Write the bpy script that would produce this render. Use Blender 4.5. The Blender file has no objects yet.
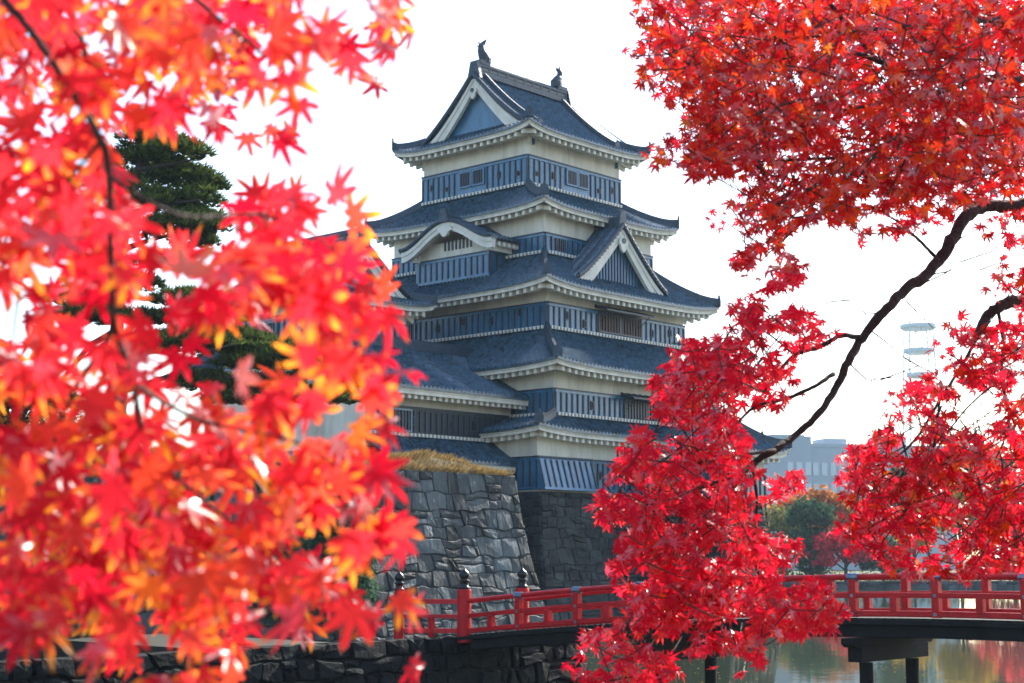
import bpy, math, random
import numpy as np
from mathutils import Vector, Matrix
R = math.radians
sc = bpy.context.scene
col = sc.collection

# ------------------------------------------------------------------ camera, world, sun, exposure
F_PX, EYE, PITCH = 1580.0, 3.2, math.atan(213.5 / 1580.0)
cam_d = bpy.data.cameras.new('camera')
cam = bpy.data.objects.new('camera', cam_d)
col.objects.link(cam)
cam.location = (0, 0, EYE)
cam.rotation_euler = (R(90) + PITCH, 0, 0)
cam_d.sensor_width = 36.0
cam_d.lens = F_PX / 1024 * 36.0
cam_d.clip_start, cam_d.clip_end = 0.05, 8000
cam_d.dof.use_dof = True
cam_d.dof.focus_distance = 17.0
cam_d.dof.aperture_fstop = 6.2
sc.camera = cam

SUN_AZ, SUN_EL = R(40), R(35)
world = bpy.data.worlds.new('World')
sc.world = world
world.use_nodes = True
wn = world.node_tree
bg = wn.nodes['Background']
sky = wn.nodes.new('ShaderNodeTexSky')
sky.sky_type = 'NISHITA'
sky.sun_disc = False
sky.sun_elevation = SUN_EL
sky.sun_rotation = SUN_AZ
sky.altitude = 0
sky.air_density = 1.0
sky.dust_density = 1.5
sky.ozone_density = 1.0
wn.links.new(sky.outputs[0], bg.inputs[0])
bg.inputs[1].default_value = 0.15
sun_d = bpy.data.lights.new('sun', 'SUN')
sun_d.energy = 4.5
sun_d.angle = R(0.53)
sun_d.color = (1.0, 0.94, 0.84)
sun = bpy.data.objects.new('sun', sun_d)
col.objects.link(sun)
sdir = Vector((math.sin(SUN_AZ) * math.cos(SUN_EL), math.cos(SUN_AZ) * math.cos(SUN_EL), math.sin(SUN_EL)))
sun.rotation_euler = (-sdir).to_track_quat('-Z', 'Y').to_euler()
sun.location = sdir * 200
sc.view_settings.view_transform = 'Standard'
sc.view_settings.look = 'None'
sc.view_settings.gamma = 1
sc.view_settings.use_curve_mapping = False
sc.view_settings.exposure = 1.35
sc.render.engine = 'CYCLES'
sc.cycles.use_denoising = True
sc.cycles.max_bounces = 8
sc.cycles.transparent_max_bounces = 8
sc.cycles.volume_bounces = 0

rng = np.random.default_rng(7)
random.seed(7)

# ------------------------------------------------------------------ helpers
CP, SP = math.cos(PITCH), math.sin(PITCH)
def at(x, y, d):
    """point seen at pixel x,y at distance d along the ground (Y)"""
    a, b = (x - 512) / F_PX, (341.5 - y) / F_PX
    v = Vector((a, CP - b * SP, SP + b * CP))
    return Vector((0, 0, EYE)) + v * (d / v.y)

def px(P):
    """pixel of world points (n,3)"""
    P = np.asarray(P, float)
    Y, Z = P[..., 1], P[..., 2] - EYE
    f = Y * CP + Z * SP
    return 512 + F_PX * P[..., 0] / f, 341.5 - F_PX * (-Y * SP + Z * CP) / f

class MB:
    def __init__(self):
        self.v, self.f, self.m = [], [], []
    def add(self, vs, fs, m=0):
        n = len(self.v)
        self.v += [tuple(p) for p in vs]
        self.f += [tuple(n + i for i in f) for f in fs]
        self.m += [m] * len(fs)
        return self
    def box(self, x0, x1, y0, y1, z0, z1, m=0):
        vs = [(x, y, z) for z in (z0, z1) for y in (y0, y1) for x in (x0, x1)]
        return self.hexa(vs, m)
    def hexa(self, vs, m=0):
        return self.add(vs, [(0, 2, 3, 1), (4, 5, 7, 6), (0, 1, 5, 4), (2, 6, 7, 3), (0, 4, 6, 2), (1, 3, 7, 5)], m)
    def sweep(self, pts, w, h, m=0, up=(0, 0, 1), z0=0.0):
        """box section w wide, h high (from z0 below the line upward) along pts"""
        pts = [Vector(p) for p in pts]
        vs = []
        for i, p in enumerate(pts):
            t = (pts[min(i + 1, len(pts) - 1)] - pts[max(i - 1, 0)])
            s = t.cross(Vector(up)).normalized()
            u = Vector(up)
            ww = w[i] if hasattr(w, '__len__') else w
            hh = h[i] if hasattr(h, '__len__') else h
            vs += [p - s * ww / 2 + u * z0, p + s * ww / 2 + u * z0, p + s * ww / 2 * .8 + u * (z0 + hh), p - s * ww / 2 * .8 + u * (z0 + hh)]
        fs = []
        for i in range(len(pts) - 1):
            a, b = 4 * i, 4 * i + 4
            fs += [(a + j, a + (j + 1) % 4, b + (j + 1) % 4, b + j) for j in range(4)]
        e = 4 * (len(pts) - 1)
        fs += [(3, 2, 1, 0), (e, e + 1, e + 2, e + 3)]
        return self.add(vs, fs, m)
    def tube(self, pts, rad, n=8, m=0):
        pts = [Vector(p) for p in pts]
        vs = []
        ref = None
        for i, p in enumerate(pts):
            t = (pts[min(i + 1, len(pts) - 1)] - pts[max(i - 1, 0)]).normalized()
            if ref is None:
                ref = t.orthogonal().normalized()
            ref = (ref - t * ref.dot(t)).normalized()
            b = t.cross(ref)
            r = rad[i] if hasattr(rad, '__len__') else rad
            vs += [p + (ref * math.cos(k * 2 * math.pi / n) + b * math.sin(k * 2 * math.pi / n)) * r for k in range(n)]
        fs = []
        for i in range(len(pts) - 1):
            for k in range(n):
                fs.append((i * n + k, i * n + (k + 1) % n, (i + 1) * n + (k + 1) % n, (i + 1) * n + k))
        fs.append(tuple(range(n - 1, -1, -1)))
        fs.append(tuple((len(pts) - 1) * n + k for k in range(n)))
        return self.add(vs, fs, m)
    def lathe(self, c, prof, n=16, m=0):
        return self.tube_z(c, prof, n, m)
    def tube_z(self, c, prof, n, m=0):
        vs = [(c[0] + r * math.cos(2 * math.pi * k / n), c[1] + r * math.sin(2 * math.pi * k / n), c[2] + z) for r, z in prof for k in range(n)]
        fs = [(i * n + k, i * n + (k + 1) % n, (i + 1) * n + (k + 1) % n, (i + 1) * n + k) for i in range(len(prof) - 1) for k in range(n)]
        fs += [tuple(range(n - 1, -1, -1)), tuple((len(prof) - 1) * n + k for k in range(n))]
        return self.add(vs, fs, m)
    def build(self, name, mats, parent=None, smooth=False, bevel=0):
        me = bpy.data.meshes.new(name)
        me.from_pydata(self.v, [], self.f)
        for m in (mats if isinstance(mats, (list, tuple)) else [mats]):
            me.materials.append(m)
        if any(self.m):
            me.polygons.foreach_set('material_index', self.m)
        if smooth:
            me.polygons.foreach_set('use_smooth', [True] * len(self.f))
        me.validate()
        me.update()
        o = bpy.data.objects.new(name, me)
        col.objects.link(o)
        if parent:
            o.parent = parent
        if bevel:
            b = o.modifiers.new('bevel', 'BEVEL')
            b.width = bevel
            b.segments = 2
            b.limit_method = 'ANGLE'
        return o

def tag(o, label, cat, group=None, kind=None):
    if label: o['label'] = label
    if cat: o['category'] = cat
    if group: o['group'] = group
    if kind: o['kind'] = kind
    return o

def thing(name, label, cat, loc=(0, 0, 0), rz=0, group=None):
    o = bpy.data.objects.new(name, None)
    col.objects.link(o)
    o.location = loc
    o.rotation_euler = (0, 0, rz)
    o.empty_display_size = 0.5
    return tag(o, label, cat, group)

# ------------------------------------------------------------------ materials
def mat(name, base, rough=0.7, var=0.25, scale=3.0, bump=0.0, bscale=20.0, spec=0.5, metal=0.0, detail=6, var2=None, island=0.0, stretch=None):
    m = bpy.data.materials.new(name)
    m.use_nodes = True
    nt = m.node_tree
    n, l = nt.nodes, nt.links
    b = n['Principled BSDF']
    b.inputs['Roughness'].default_value = rough
    b.inputs['Specular IOR Level'].default_value = spec
    b.inputs['Metallic'].default_value = metal
    tc = n.new('ShaderNodeTexCoord')
    src = tc.outputs['Object']
    if stretch:
        mp = n.new('ShaderNodeMapping')
        mp.inputs['Scale'].default_value = stretch
        l.new(src, mp.inputs[0])
        src = mp.outputs[0]
    no = n.new('ShaderNodeTexNoise')
    no.inputs['Scale'].default_value = scale
    no.inputs['Detail'].default_value = detail
    no.inputs['Roughness'].default_value = 0.65
    l.new(src, no.inputs['Vector'])
    cr = n.new('ShaderNodeValToRGB')
    lo = [c * (1 - var) for c in base]
    hi = [min(1, c * (1 + var)) for c in base]
    if var2: hi = list(var2)
    cr.color_ramp.elements[0].position, cr.color_ramp.elements[1].position = 0.32, 0.68
    cr.color_ramp.elements[0].color = (*lo, 1)
    cr.color_ramp.elements[1].color = (*hi, 1)
    l.new(no.outputs[0], cr.inputs[0])
    out = cr.outputs[0]
    if island:
        g = n.new('ShaderNodeNewGeometry')
        hs = n.new('ShaderNodeHueSaturation')
        mr = n.new('ShaderNodeMapRange')
        mr.inputs[3].default_value, mr.inputs[4].default_value = 1 - island, 1 + island
        l.new(g.outputs['Random Per Island'], mr.inputs[0])
        l.new(mr.outputs[0], hs.inputs['Value'])
        l.new(out, hs.inputs['Color'])
        out = hs.outputs[0]
    l.new(out, b.inputs['Base Color'])
    if bump:
        n2 = n.new('ShaderNodeTexNoise')
        n2.inputs['Scale'].default_value = bscale
        n2.inputs['Detail'].default_value = 5
        l.new(src, n2.inputs['Vector'])
        bp = n.new('ShaderNodeBump')
        bp.inputs['Strength'].default_value = bump
        bp.inputs['Distance'].default_value = 0.05
        l.new(n2.outputs[0], bp.inputs['Height'])
        l.new(bp.outputs[0], b.inputs['Normal'])
    return m

M = {}
M['tile'] = mat('roof_tile', (0.030, 0.072, 0.105), 0.25, 0.8, 3.2, .55, 8, 0.8, detail=9)
M['tile_ridge'] = mat('ridge_tile', (0.026, 0.048, 0.072), 0.5, 0.5, 4, 0.6, 14)
M['plaster'] = mat('white_plaster', (0.50, 0.45, 0.37), 0.85, 0.14, 0.9, 0.15, 6)
M['plaster'] = mat('white_plaster', (0.70, 0.65, 0.55), 0.85, 0.20, 1.3, 0.15, 6, stretch=(1, 1, .22), detail=9)
M['soffit'] = mat('grey_soffit', (0.20, 0.19, 0.175), 0.9, 0.2, 1.2)  # grey darkened so the gaps between rafters look shaded
M['trim'] = mat('white_trim', (0.72, 0.68, 0.59), 0.8, 0.15, 1.5)
M['lacquer'] = mat('sky_blue_lacquer_board', (0.032, 0.135, 0.240), 0.25, 0.32, 1.6, 0.3, 7, 0.7, stretch=(1, 1, .35), detail=9)  # black boards; blue of the mirrored sky is mixed into the base colour
M['batten'] = mat('black_batten', (0.020, 0.032, 0.05), 0.45, 0.2, 2)  # black lacquer, set darker than the boards to draw the battens' shadow lines
M['dark'] = mat('dark_opening', (0.012, 0.012, 0.014), 0.8, 0.2, 2)
M['wood'] = mat('brown_shutter', (0.035, 0.015, 0.009), 0.6, 0.3, 3)
M['bronze'] = mat('dark_bronze', (0.03, 0.035, 0.035), 0.28, 0.3, 8, metal=0.8)

# castle frame: local x runs along the right-hand front (away to the right), local y along the left-hand front (away to the left)
CA = R(47.8)
CX, CY = 0.613, 96.236
uR = Vector((math.cos(CA), math.sin(CA), 0))
uL = Vector((-math.sin(CA), math.cos(CA), 0))
def W(p, q, z=0):
    return Vector((CX, CY, 0)) + uR * p + uL * q + Vector((0, 0, z))

RIB = 0.30
def tile_cols(lo):
    n = int(2 * lo / RIB) * 4
    return np.linspace(-lo, lo, n + 1)
def ribh(u):
    return 0.125 * max(0.0, math.cos(2 * math.pi * u / RIB)) ** 0.7

SIDES = {'L': ((-1, 0), (0, 1)), 'R': ((0, -1), (1, 0)), 'BL': ((1, 0), (0, 1)), 'BR': ((0, 1), (1, 0))}
def dims(side, a, b):
    return (a, b) if side in ('L', 'BL') else (b, a)      # (distance, half length)

def grid_strip(mb, cols, m=0):
    """cols: list of equally long point lists"""
    k = len(cols[0])
    vs = [p for c in cols for p in c]
    fs = [(i * k + j, i * k + j + 1, (i + 1) * k + j + 1, (i + 1) * k + j) for i in range(len(cols) - 1) for j in range(k - 1)]
    mb.add(vs, fs, m)

def liftf(p, q, ao, bo, L):
    return L * min(abs(p) / ao, abs(q) / bo) ** 5

def eave_parts(mb, side, c, ao, bo, aw, bw, zo, L, rafter=0.52):
    """plaster fascia, soffit and rafter ends under one eave"""
    n, t = SIDES[side]
    do, lo = dims(side, ao, bo)
    dw, lw = dims(side, aw, bw)
    def pt(u, d, z):
        return (c[0] + n[0] * d + t[0] * u, c[1] + n[1] * d + t[1] * u, z)
    def ze(u, d):
        p, q = (d, u) if side in ('L', 'BL') else (u, d)
        return zo + liftf(p, q, ao, bo, L)
    us = np.linspace(-lo + .07, lo - .07, 41)
    sec = []
    for u in us:
        z = ze(u, do)
        dwu = max(dw, do - (lo - abs(u)) if abs(u) > lo - (do - dw) else dw)
        sec.append([pt(u, do - .07, z - .12), pt(u, do - .07, z - .20), pt(u, do - .12, z - .20), pt(u, do - .12, z - .36), pt(u, do - .2, z - .36), pt(u, dwu - .05, z - .34 + .22 * (do - dwu))])
    grid_strip(mb, [x[:5] for x in sec])
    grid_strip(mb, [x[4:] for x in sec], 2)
    k = int((2 * lo - .5) / rafter)
    for i in range(k + 1):
        u = -lo + .25 + (2 * lo - .5) * i / k
        z = ze(u, do) - .36
        dwu = max(dw - .05, do - (lo - abs(u)))
        if do - .26 - dwu < .08: continue
        zi = z + .2 * (do - dwu) - .02
        w = .10
        vs = [pt(u - w, dwu, zi - .26), pt(u + w, dwu, zi - .26), pt(u - w, do - .26, z - .24), pt(u + w, do - .26, z - .24), pt(u - w, dwu, zi + .02), pt(u + w, dwu, zi + .02), pt(u - w, do - .26, z + .02), pt(u + w, do - .26, z + .02)]
        mb.hexa(vs, 1)

def hip_ridge(roof, pts, w=.34, h=.36):
    pts = [Vector(p) for p in pts]
    mb = MB()
    mb.sweep(pts, w, h, 0, z0=-.05)
    mb.sweep([p + Vector((0, 0, h - .06)) for p in pts], w * .55, .12, 0)
    # end tile, a small upright plate with horns
    t = (pts[-1] - pts[-2]).normalized()
    s = t.cross(Vector((0, 0, 1))).normalized()
    e = pts[-1] + t * .04
    prof = [(-.30, -.12), (-.33, .25), (-.22, .50), (-.12, .48), (0, .72), (.12, .48), (.22, .50), (.33, .25), (.30, -.12)]
    a = [e + s * x * .8 + Vector((0, 0, z * .9)) for x, z in prof]
    b = [v - t * .12 for v in a]
    k = len(prof)
    mb.add(a + b, [tuple(range(k)), tuple(range(2 * k - 1, k - 1, -1))] + [(i, k + i, k + (i + 1) % k, (i + 1) % k) for i in range(k)])
    mb.build('hip_ridge', M['tile_ridge'], roof)

def skirt_roof(parent, c, ao, bo, ai, bi, zo, zi, L=.3, sides=('L', 'R', 'BL', 'BR'), wall=None, conc=.28, hips=None, course=True):
    """a hipped skirt roof round a storey: tiles with ribs, eave, hip ridges, white course against the wall"""
    mb = MB()
    def prof(s):
        return (1 - s) * (1 - conc * s)
    for side in sides:
        n, t = SIDES[side]
        do, lo = dims(side, ao, bo)
        di, li = dims(side, ai, bi)
        cols = []
        for u in tile_cols(lo):
            s0 = max(0.0, (abs(u) - li) / max(1e-6, lo - li))
            colp = []
            for j in range(9):
                s = s0 + (1 - s0) * j / 8
                d = di + (do - di) * s
                p, q = (d, u) if side in ('L', 'BL') else (u, d)
                z = zo + (zi - zo) * prof(s) + liftf(p, q, ao, bo, L)
                colp.append((c[0] + n[0] * d + t[0] * u, c[1] + n[1] * d + t[1] * u, z + ribh(u)))
            x, y, z = colp[-1]
            colp.append((x, y, z - ribh(u) - .13))
            cols.append(colp)
        grid_strip(mb, cols)
    roof = mb.build('roof', M['tile'], parent)
    aw, bw = wall or (ai, bi)
    em = MB()
    for side in sides:
        eave_parts(em, side, c, ao, bo, aw, bw, zo, L)
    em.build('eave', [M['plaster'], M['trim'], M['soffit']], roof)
    corners = {(-1, -1): ('L', 'R'), (-1, 1): ('L', 'BR'), (1, -1): ('BL', 'R'), (1, 1): ('BL', 'BR')}
    for (sx, sy), need in corners.items():
        if not all(k in sides for k in need): continue
        if hips and (sx, sy) not in hips: continue
        pts = []
        for j in range(9):
            s = j / 8
            p, q = ai + (ao - ai) * s, bi + (bo - bi) * s
            pts.append((c[0] + sx * p, c[1] + sy * q, zo + (zi - zo) * prof(s) + liftf(p, q, ao, bo, L) + (.10 * max(0, s - .8) / .2)))
        hip_ridge(roof, pts)
    if course:
        wm = MB()
        for side in sides:
            n, t = SIDES[side]
            di, li = dims(side, ai, bi)
            def bx(u0, u1, d0, d1, z0, z1, m):
                P = [(c[0] + n[0] * d + t[0] * u, c[1] + n[1] * d + t[1] * u) for d in (d0, d1) for u in (u0, u1)]
                xs, ys = [p[0] for p in P], [p[1] for p in P]
                wm.box(min(xs), max(xs), min(ys), max(ys), z0, z1, m)
            bx(-li - .1, li + .1, -.1, .0, zi, zi + .2, 0) if False else None
            bx(-li - .08, li + .08, di + .02, di + .2, zi - .02, zi + .14, 0)
            k = int(2 * li / .28)
            for i in range(k):
                u = -li + (i + .5) * 2 * li / k
                bx(u - .07, u + .07, di + .05, di + .28, zi + .0, zi + .17, 1)
        wm.build('ridge_course', [M['tile_ridge'], M['trim']], roof)
    return roof

class Face:
    """flat coordinates on one side of a box: u along, z up, d outward"""
    def __init__(self, side, a, b, c=(0, 0)):
        self.n, self.t = SIDES[side]
        self.side, self.c = side, c
        self.d, self.h = dims(side, a, b)
    def pt(self, u, z, d):
        return (self.c[0] + self.n[0] * (self.d + d) + self.t[0] * u, self.c[1] + self.n[1] * (self.d + d) + self.t[1] * u, z)
    def box(self, mb, u0, u1, z0, z1, d0, d1, m=0):
        mb.hexa([self.pt(u, z, d) for z in (z0, z1) for d in (d0, d1) for u in (u0, u1)], m)

def cladding(parent, fc, u0, u1, z0, z1, step=.47, gaps=()):
    mb = MB()
    fc.box(mb, u0, u1, z0, z1, -.02, .06, 0)
    fc.box(mb, u0 - .03, u1 + .03, z1 - .02, z1 + .06, -.02, .16, 1)
    fc.box(mb, u0, u1, z1 - .16, z1 - .02, .05, .12, 0)
    fc.box(mb, u0, u1, z0, z0 + .16, .05, .12, 0)
    k = max(2, int(round((u1 - u0) / step)))
    for i in range(k + 1):
        u = u0 + .05 + (u1 - u0 - .1) * i / k
        if any(g0 < u < g1 for g0, g1 in gaps): continue
        fc.box(mb, u - .045, u + .045, z0 + .16, z1 - .16, .06, .125, 1)
    zz = z0 + .42
    while zz < z1 - .2:
        fc.box(mb, u0, u1, zz, zz + .025, .058, .075, 0)
        zz += .3
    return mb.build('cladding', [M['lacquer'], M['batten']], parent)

def window(parent, fc, u0, u1, z0, z1, bars=5, wood=False, frame_dark=False):
    mb = MB()
    fc.box(mb, u0, u1, z0, z1, .0, .09, 0)
    for a, b, e, f in ((u0 - .09, u0, z0 - .09, z1 + .09), (u1, u1 + .09, z0 - .09, z1 + .09), (u0, u1, z0 - .09, z0), (u0, u1, z1, z1 + .09)):
        fc.box(mb, a, b, e, f, .0, .17, 1)
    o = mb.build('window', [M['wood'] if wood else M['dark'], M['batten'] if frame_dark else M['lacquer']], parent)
    gb = MB()
    for i in range(bars):
        u = u0 + (u1 - u0) * (i + .5) / bars
        w = (u1 - u0) / bars * .27
        fc.box(gb, u - w, u + w, z0, z1, .09, .15, 0)
    gb.build('lattice', M['wood'] if wood else M['batten'], o)
    return o

def loophole(parent, fc, u, z, w=.13, h=.24):
    mb = MB()
    fc.box(mb, u - w, u + w, z - h, z + h, .05, .14, 0)
    fc.box(mb, u - w * .6, u + w * .6, z - h * .75, z + h * .75, .14, .15, 1)
    return mb.build('loophole', [M['batten'], M['dark']], parent)

def storey(parent, a, b, z0, z1, zb, c=(0, 0), zc=None, sides=('L', 'R', 'BL', 'BR'), gaps={}):
    mb = MB()
    mb.box(c[0] - a, c[0] + a, c[1] - b, c[1] + b, z0, z1)
    w = mb.build('storey', M['plaster'], parent)
    for s in sides:
        fc = Face(s, a, b, c)
        e = .06 if s in ('L', 'BL') else 0.0
        cladding(w, fc, -fc.h - e, fc.h + e, zc if zc is not None else z0, zb, gaps=gaps.get(s, ()))
    return w

def gable_front(parent, pt, hw, zb, zp, thick, drop, curve=1.18, inset=.45, name='gable', boards=True):
    """bargeboards, pendant and boarded infill of a triangular gable. pt(u, z, d) maps to local space; d=0 is the front of the boards"""
    us = np.linspace(-1, 1, 25)
    def zt(u):
        return zb + (zp - zb) * (1 - abs(u)) ** curve
    g = MB()
    secs = []
    for u in us:
        z = zt(u)
        dr = drop * (.75 + .5 * abs(u) ** 2)
        uu = u * hw
        ui = uu - math.copysign(min(abs(uu), .12), uu)
        secs.append([pt(uu, z, 0), pt(uu, z - dr * .42, 0), pt(uu, z - dr * .42, .07), pt(ui, z - dr, .07), pt(ui, z - dr, thick), pt(uu, z, thick)])
    grid_strip(g, secs)
    g.add(secs[0], [(0, 1, 2, 3, 4, 5)])
    g.add(secs[-1], [(5, 4, 3, 2, 1, 0)])
    gb = g.build(name, M['trim'], parent)
    # infill
    f = MB()
    top = [pt(u * hw, zt(u) - drop * .5, inset) for u in us]
    bot = [pt(u * hw, zb - drop * 1.3, inset) for u in us]
    grid_strip(f, [[t, b] for t, b in zip(top, bot)])
    k = int(2 * hw / .27)
    for i in range(1, k):
        u = -1 + 2 * i / k
        z1 = zt(u) - drop * .9
        z0 = zb - drop * .9
        if z1 - z0 < .25 or not boards: continue
        x0, x1 = u * hw - .025, u * hw + .035
        f.hexa([pt(x, z, d) for z in (z0, z1) for d in (inset - .06, inset) for x in (x0, x1)], 1)
    x0, x1 = -hw * .72, hw * .72
    f.hexa([pt(x, z, d) for z in (zb - drop * .7, zb - drop * .7 + .16) for d in (inset - .1, inset) for x in (x0, x1)], 0)
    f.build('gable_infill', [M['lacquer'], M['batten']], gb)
    # pendant
    zc = zp - drop * 1.25
    prof = [(-.12, .5), (-.42, .30), (-.50, .02), (-.30, -.14), (-.24, -.42), (0, -.62), (.24, -.42), (.30, -.14), (.50, .02), (.42, .30), (.12, .5)]
    sc_ = drop * 1.05 if boards else drop * .8
    pmb = MB()
    k = len(prof)
    A = [pt(x * sc_, zc + z * sc_, -.10) for x, z in prof]
    B = [pt(x * sc_, zc + z * sc_, .05) for x, z in prof]
    pmb.add(A + B, [tuple(range(k)), tuple(range(2 * k - 1, k - 1, -1))] + [(i, k + i, k + (i + 1) % k, (i + 1) % k) for i in range(k)])
    n = 10
    A = [pt(.20 * sc_ * math.cos(2 * math.pi * i / n), zc + .22 * sc_ + .20 * sc_ * math.sin(2 * math.pi * i / n), -.16) for i in range(n)]
    B = [pt(.20 * sc_ * math.cos(2 * math.pi * i / n), zc + .22 * sc_ + .20 * sc_ * math.sin(2 * math.pi * i / n), -.08) for i in range(n)]
    pmb.add(A + B, [tuple(range(n)), tuple(range(2 * n - 1, n - 1, -1))] + [(i, n + i, n + (i + 1) % n, (i + 1) % n) for i in range(n)], 1)
    pmb.build('pendant', [M['trim'], M['batten']], gb)
    return gb

def shachi(parent, x, z, s):
    """fish-shaped ridge ornament, head on the ridge, tail up; s = which way the tail leans"""
    mb = MB()
    pts = [(x - s * .30, 0, z - .05), (x - s * .32, 0, z + .2), (x - s * .12, 0, z + .45), (x + s * .06, 0, z + .72), (x + s * .06, 0, z + .98), (x - s * .10, 0, z + 1.18)]
    mb.tube(pts, [.36, .40, .34, .25, .18, .11], 10)
    for dy in (-.2, 0, .2):
        q = Vector(pts[-1])
        tip = q + Vector((-s * (.20 - abs(dy) * .3), dy, .26))
        mb.add([q + Vector((0, dy * .3 - .10, -.16)), q + Vector((0, dy * .3 + .10, -.16)), tip, q + Vector((s * .12, dy * .4, .05))], [(0, 1, 2), (0, 2, 3), (1, 3, 2), (0, 3, 1)])
    for i in range(4):
        a = Vector(pts[i + 1])
        mb.add([a + Vector((s * .15, -.03, 0)), a + Vector((s * .15, .03, 0)), a + Vector((s * .42, 0, .16)), a + Vector((s * .12, 0, .24))], [(0, 1, 2), (0, 2, 3), (1, 3, 2), (0, 3, 1)])
    mb.tube([(x - s * .3, -.35, z + .22), (x - s * .3, .35, z + .22)], [.06, .06], 6)
    mb.box(x - .45, x + .45, -.3, .3, z - .28, z - .02)
    return mb.build('ridge_fish', M['tile_ridge'], parent, smooth=False)

def irimoya(parent, c, A, Bq, Lg, zo, zr, L=.4, e=1.38, wall=(4.31, 4.31), fish=True, gdrop=.84, battens=False):
    """hip-and-gable roof: ridge along x. A, Bq half sizes of the eaves, Lg half length of the gable roof"""
    cx, cy = c
    def prof(d):
        return zo + (zr - zo) * max(0, 1 - d / Bq) ** e
    mb = MB()
    for sgn in (-1, 1):
        cols = []
        for u in tile_cols(A):
            d0 = 0.0 if abs(u) <= Lg else Bq - (A - abs(u)) * (Bq - (Bq - (A - Lg))) / (A - Lg)
            cp = []
            for j in range(15):
                d = d0 + (Bq - d0) * j / 14
                cp.append((cx + u, cy + sgn * d, prof(d) + liftf(u, d, A, Bq, L) + ribh(u)))
            x, y, z = cp[-1]
            cp.append((x, y, z - ribh(u) - .13))
            cols.append(cp)
        # split at the gable edge so that the step stays sharp
        inner = [cpn for u, cpn in zip(tile_cols(A), cols) if abs(u) <= Lg]
        left = [cpn for u, cpn in zip(tile_cols(A), cols) if u < -Lg]
        right = [cpn for u, cpn in zip(tile_cols(A), cols) if u > Lg]
        for part in (inner, left, right):
            if len(part) > 1: grid_strip(mb, part)
        # join lower edge between parts
        for a_, b_ in ((left[-1], inner[0]), (inner[-1], right[0])):
            zz = a_ if a_ in (left[-1], right[0]) else b_
            mb.add([(a_[0][0], a_[0][1], a_[0][2]), a_[-2], b_[-2], (b_[-3][0], b_[-3][1], b_[-3][2])], [(0, 1, 2, 3)])
    gi = Lg - .65
    for sgn in (-1, 1):
        cols = []
        for u in tile_cols(Bq):
            x0 = max(gi, A - (Bq - abs(u)))
            cp = []
            for j in range(9):
                x = x0 + (A - x0) * j / 8
                cp.append((cx + sgn * x, cy + u, prof(Bq - (A - x)) + liftf(x, u, A, Bq, L) + ribh(u)))
            X, Y, Z = cp[-1]
            cp.append((X, Y, Z - ribh(u) - .13))
            cols.append(cp)
        grid_strip(mb, cols)
    roof = mb.build('roof', M['tile'], parent)
    em = MB()
    for side in SIDES:
        eave_parts(em, side, c, A, Bq, wall[0], wall[1], zo, L)
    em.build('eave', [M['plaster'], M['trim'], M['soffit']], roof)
    zb_d = Bq - (A - Lg) * .98
    zb = prof(zb_d) - .12
    for sgn in (-1, 1):
        def pt(u, z, d, sgn=sgn):
            return (cx + sgn * (Lg - .10 - d), cy + u, z)
        us = np.linspace(-1, 1, 25)
        gable_front(roof, pt, zb_d, zb, zr - .16, .3, gdrop, curve=e, inset=.5, boards=battens)
        # rounded tile row along the gable edge
        rw = MB()
        for s2 in (-1, 1):
            pts = [(cx + sgn * (Lg - .02), cy + s2 * d, prof(d) + .02) for d in np.linspace(0, zb_d + .3, 12)]
            rw.tube(pts, .13, 8)
            n = int(zb_d * 1.4 / .3)
            for i in range(n):
                d = zb_d * (i + .5) / n
                rw.tube([(cx + sgn * (Lg + .10), cy + s2 * d, prof(d) - .02), (cx + sgn * (Lg - .3), cy + s2 * d, prof(d) - .0)], .1, 7)
        rw.build('gable_tile', M['tile_ridge'], roof)
        for s2 in (-1, 1):
            pts = [(cx + sgn * (Lg - .85), cy + s2 * d, prof(d)) for d in np.linspace(.2, zb_d + .2, 10)]
            hip_ridge(roof, pts, .36, .38)
            pts = []
            for j in range(8):
                x = Lg - .25 + (A - Lg + .25) * j / 7
                d = Bq - (A - x)
                pts.append((cx + sgn * x, cy + s2 * d, prof(d) + liftf(x, d, A, Bq, L) + (.1 if j == 7 else 0)))
            hip_ridge(roof, pts)
    r = MB()
    r.box(cx - Lg + .35, cx + Lg - .35, cy - .30, cy + .30, zr - .1, zr + .22)
    r.box(cx - Lg + .45, cx + Lg - .45, cy - .22, cy + .22, zr + .22, zr + .52, 0)
    r.box(cx - Lg + .5, cx + Lg - .5, cy - .235, cy + .235, zr + .30, zr + .44, 1)
    r.box(cx - Lg + .3, cx + Lg - .3, cy - .28, cy + .28, zr + .52, zr + .66)
    r.tube([(cx - Lg + .3, cy, zr + .70), (cx + Lg - .3, cy, zr + .70)], .14, 10)
    n = int(2 * Lg / .9)
    for i in range(n + 1):
        x = cx - Lg + .5 + (2 * Lg - 1) * i / n
        r.box(x - .09, x + .09, cy - .26, cy + .26, zr + .2, zr + .53)
    for sgn in (-1, 1):
        x = cx + sgn * (Lg - .22)
        r.hexa([(x + dx, cy + dy, zz) for zz, w in ((zr - .35, .55), (zr + .80, .28)) for dy in (-w, w) for dx in (-.12, .12)])
    rd = r.build('main_ridge', [M['tile_ridge'], M['soffit']], roof)
    if fish:
        for sgn in (-1, 1):
            shachi(rd, cx + sgn * (Lg - .85), zr + .95, -sgn if False else sgn)
    return roof

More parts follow.
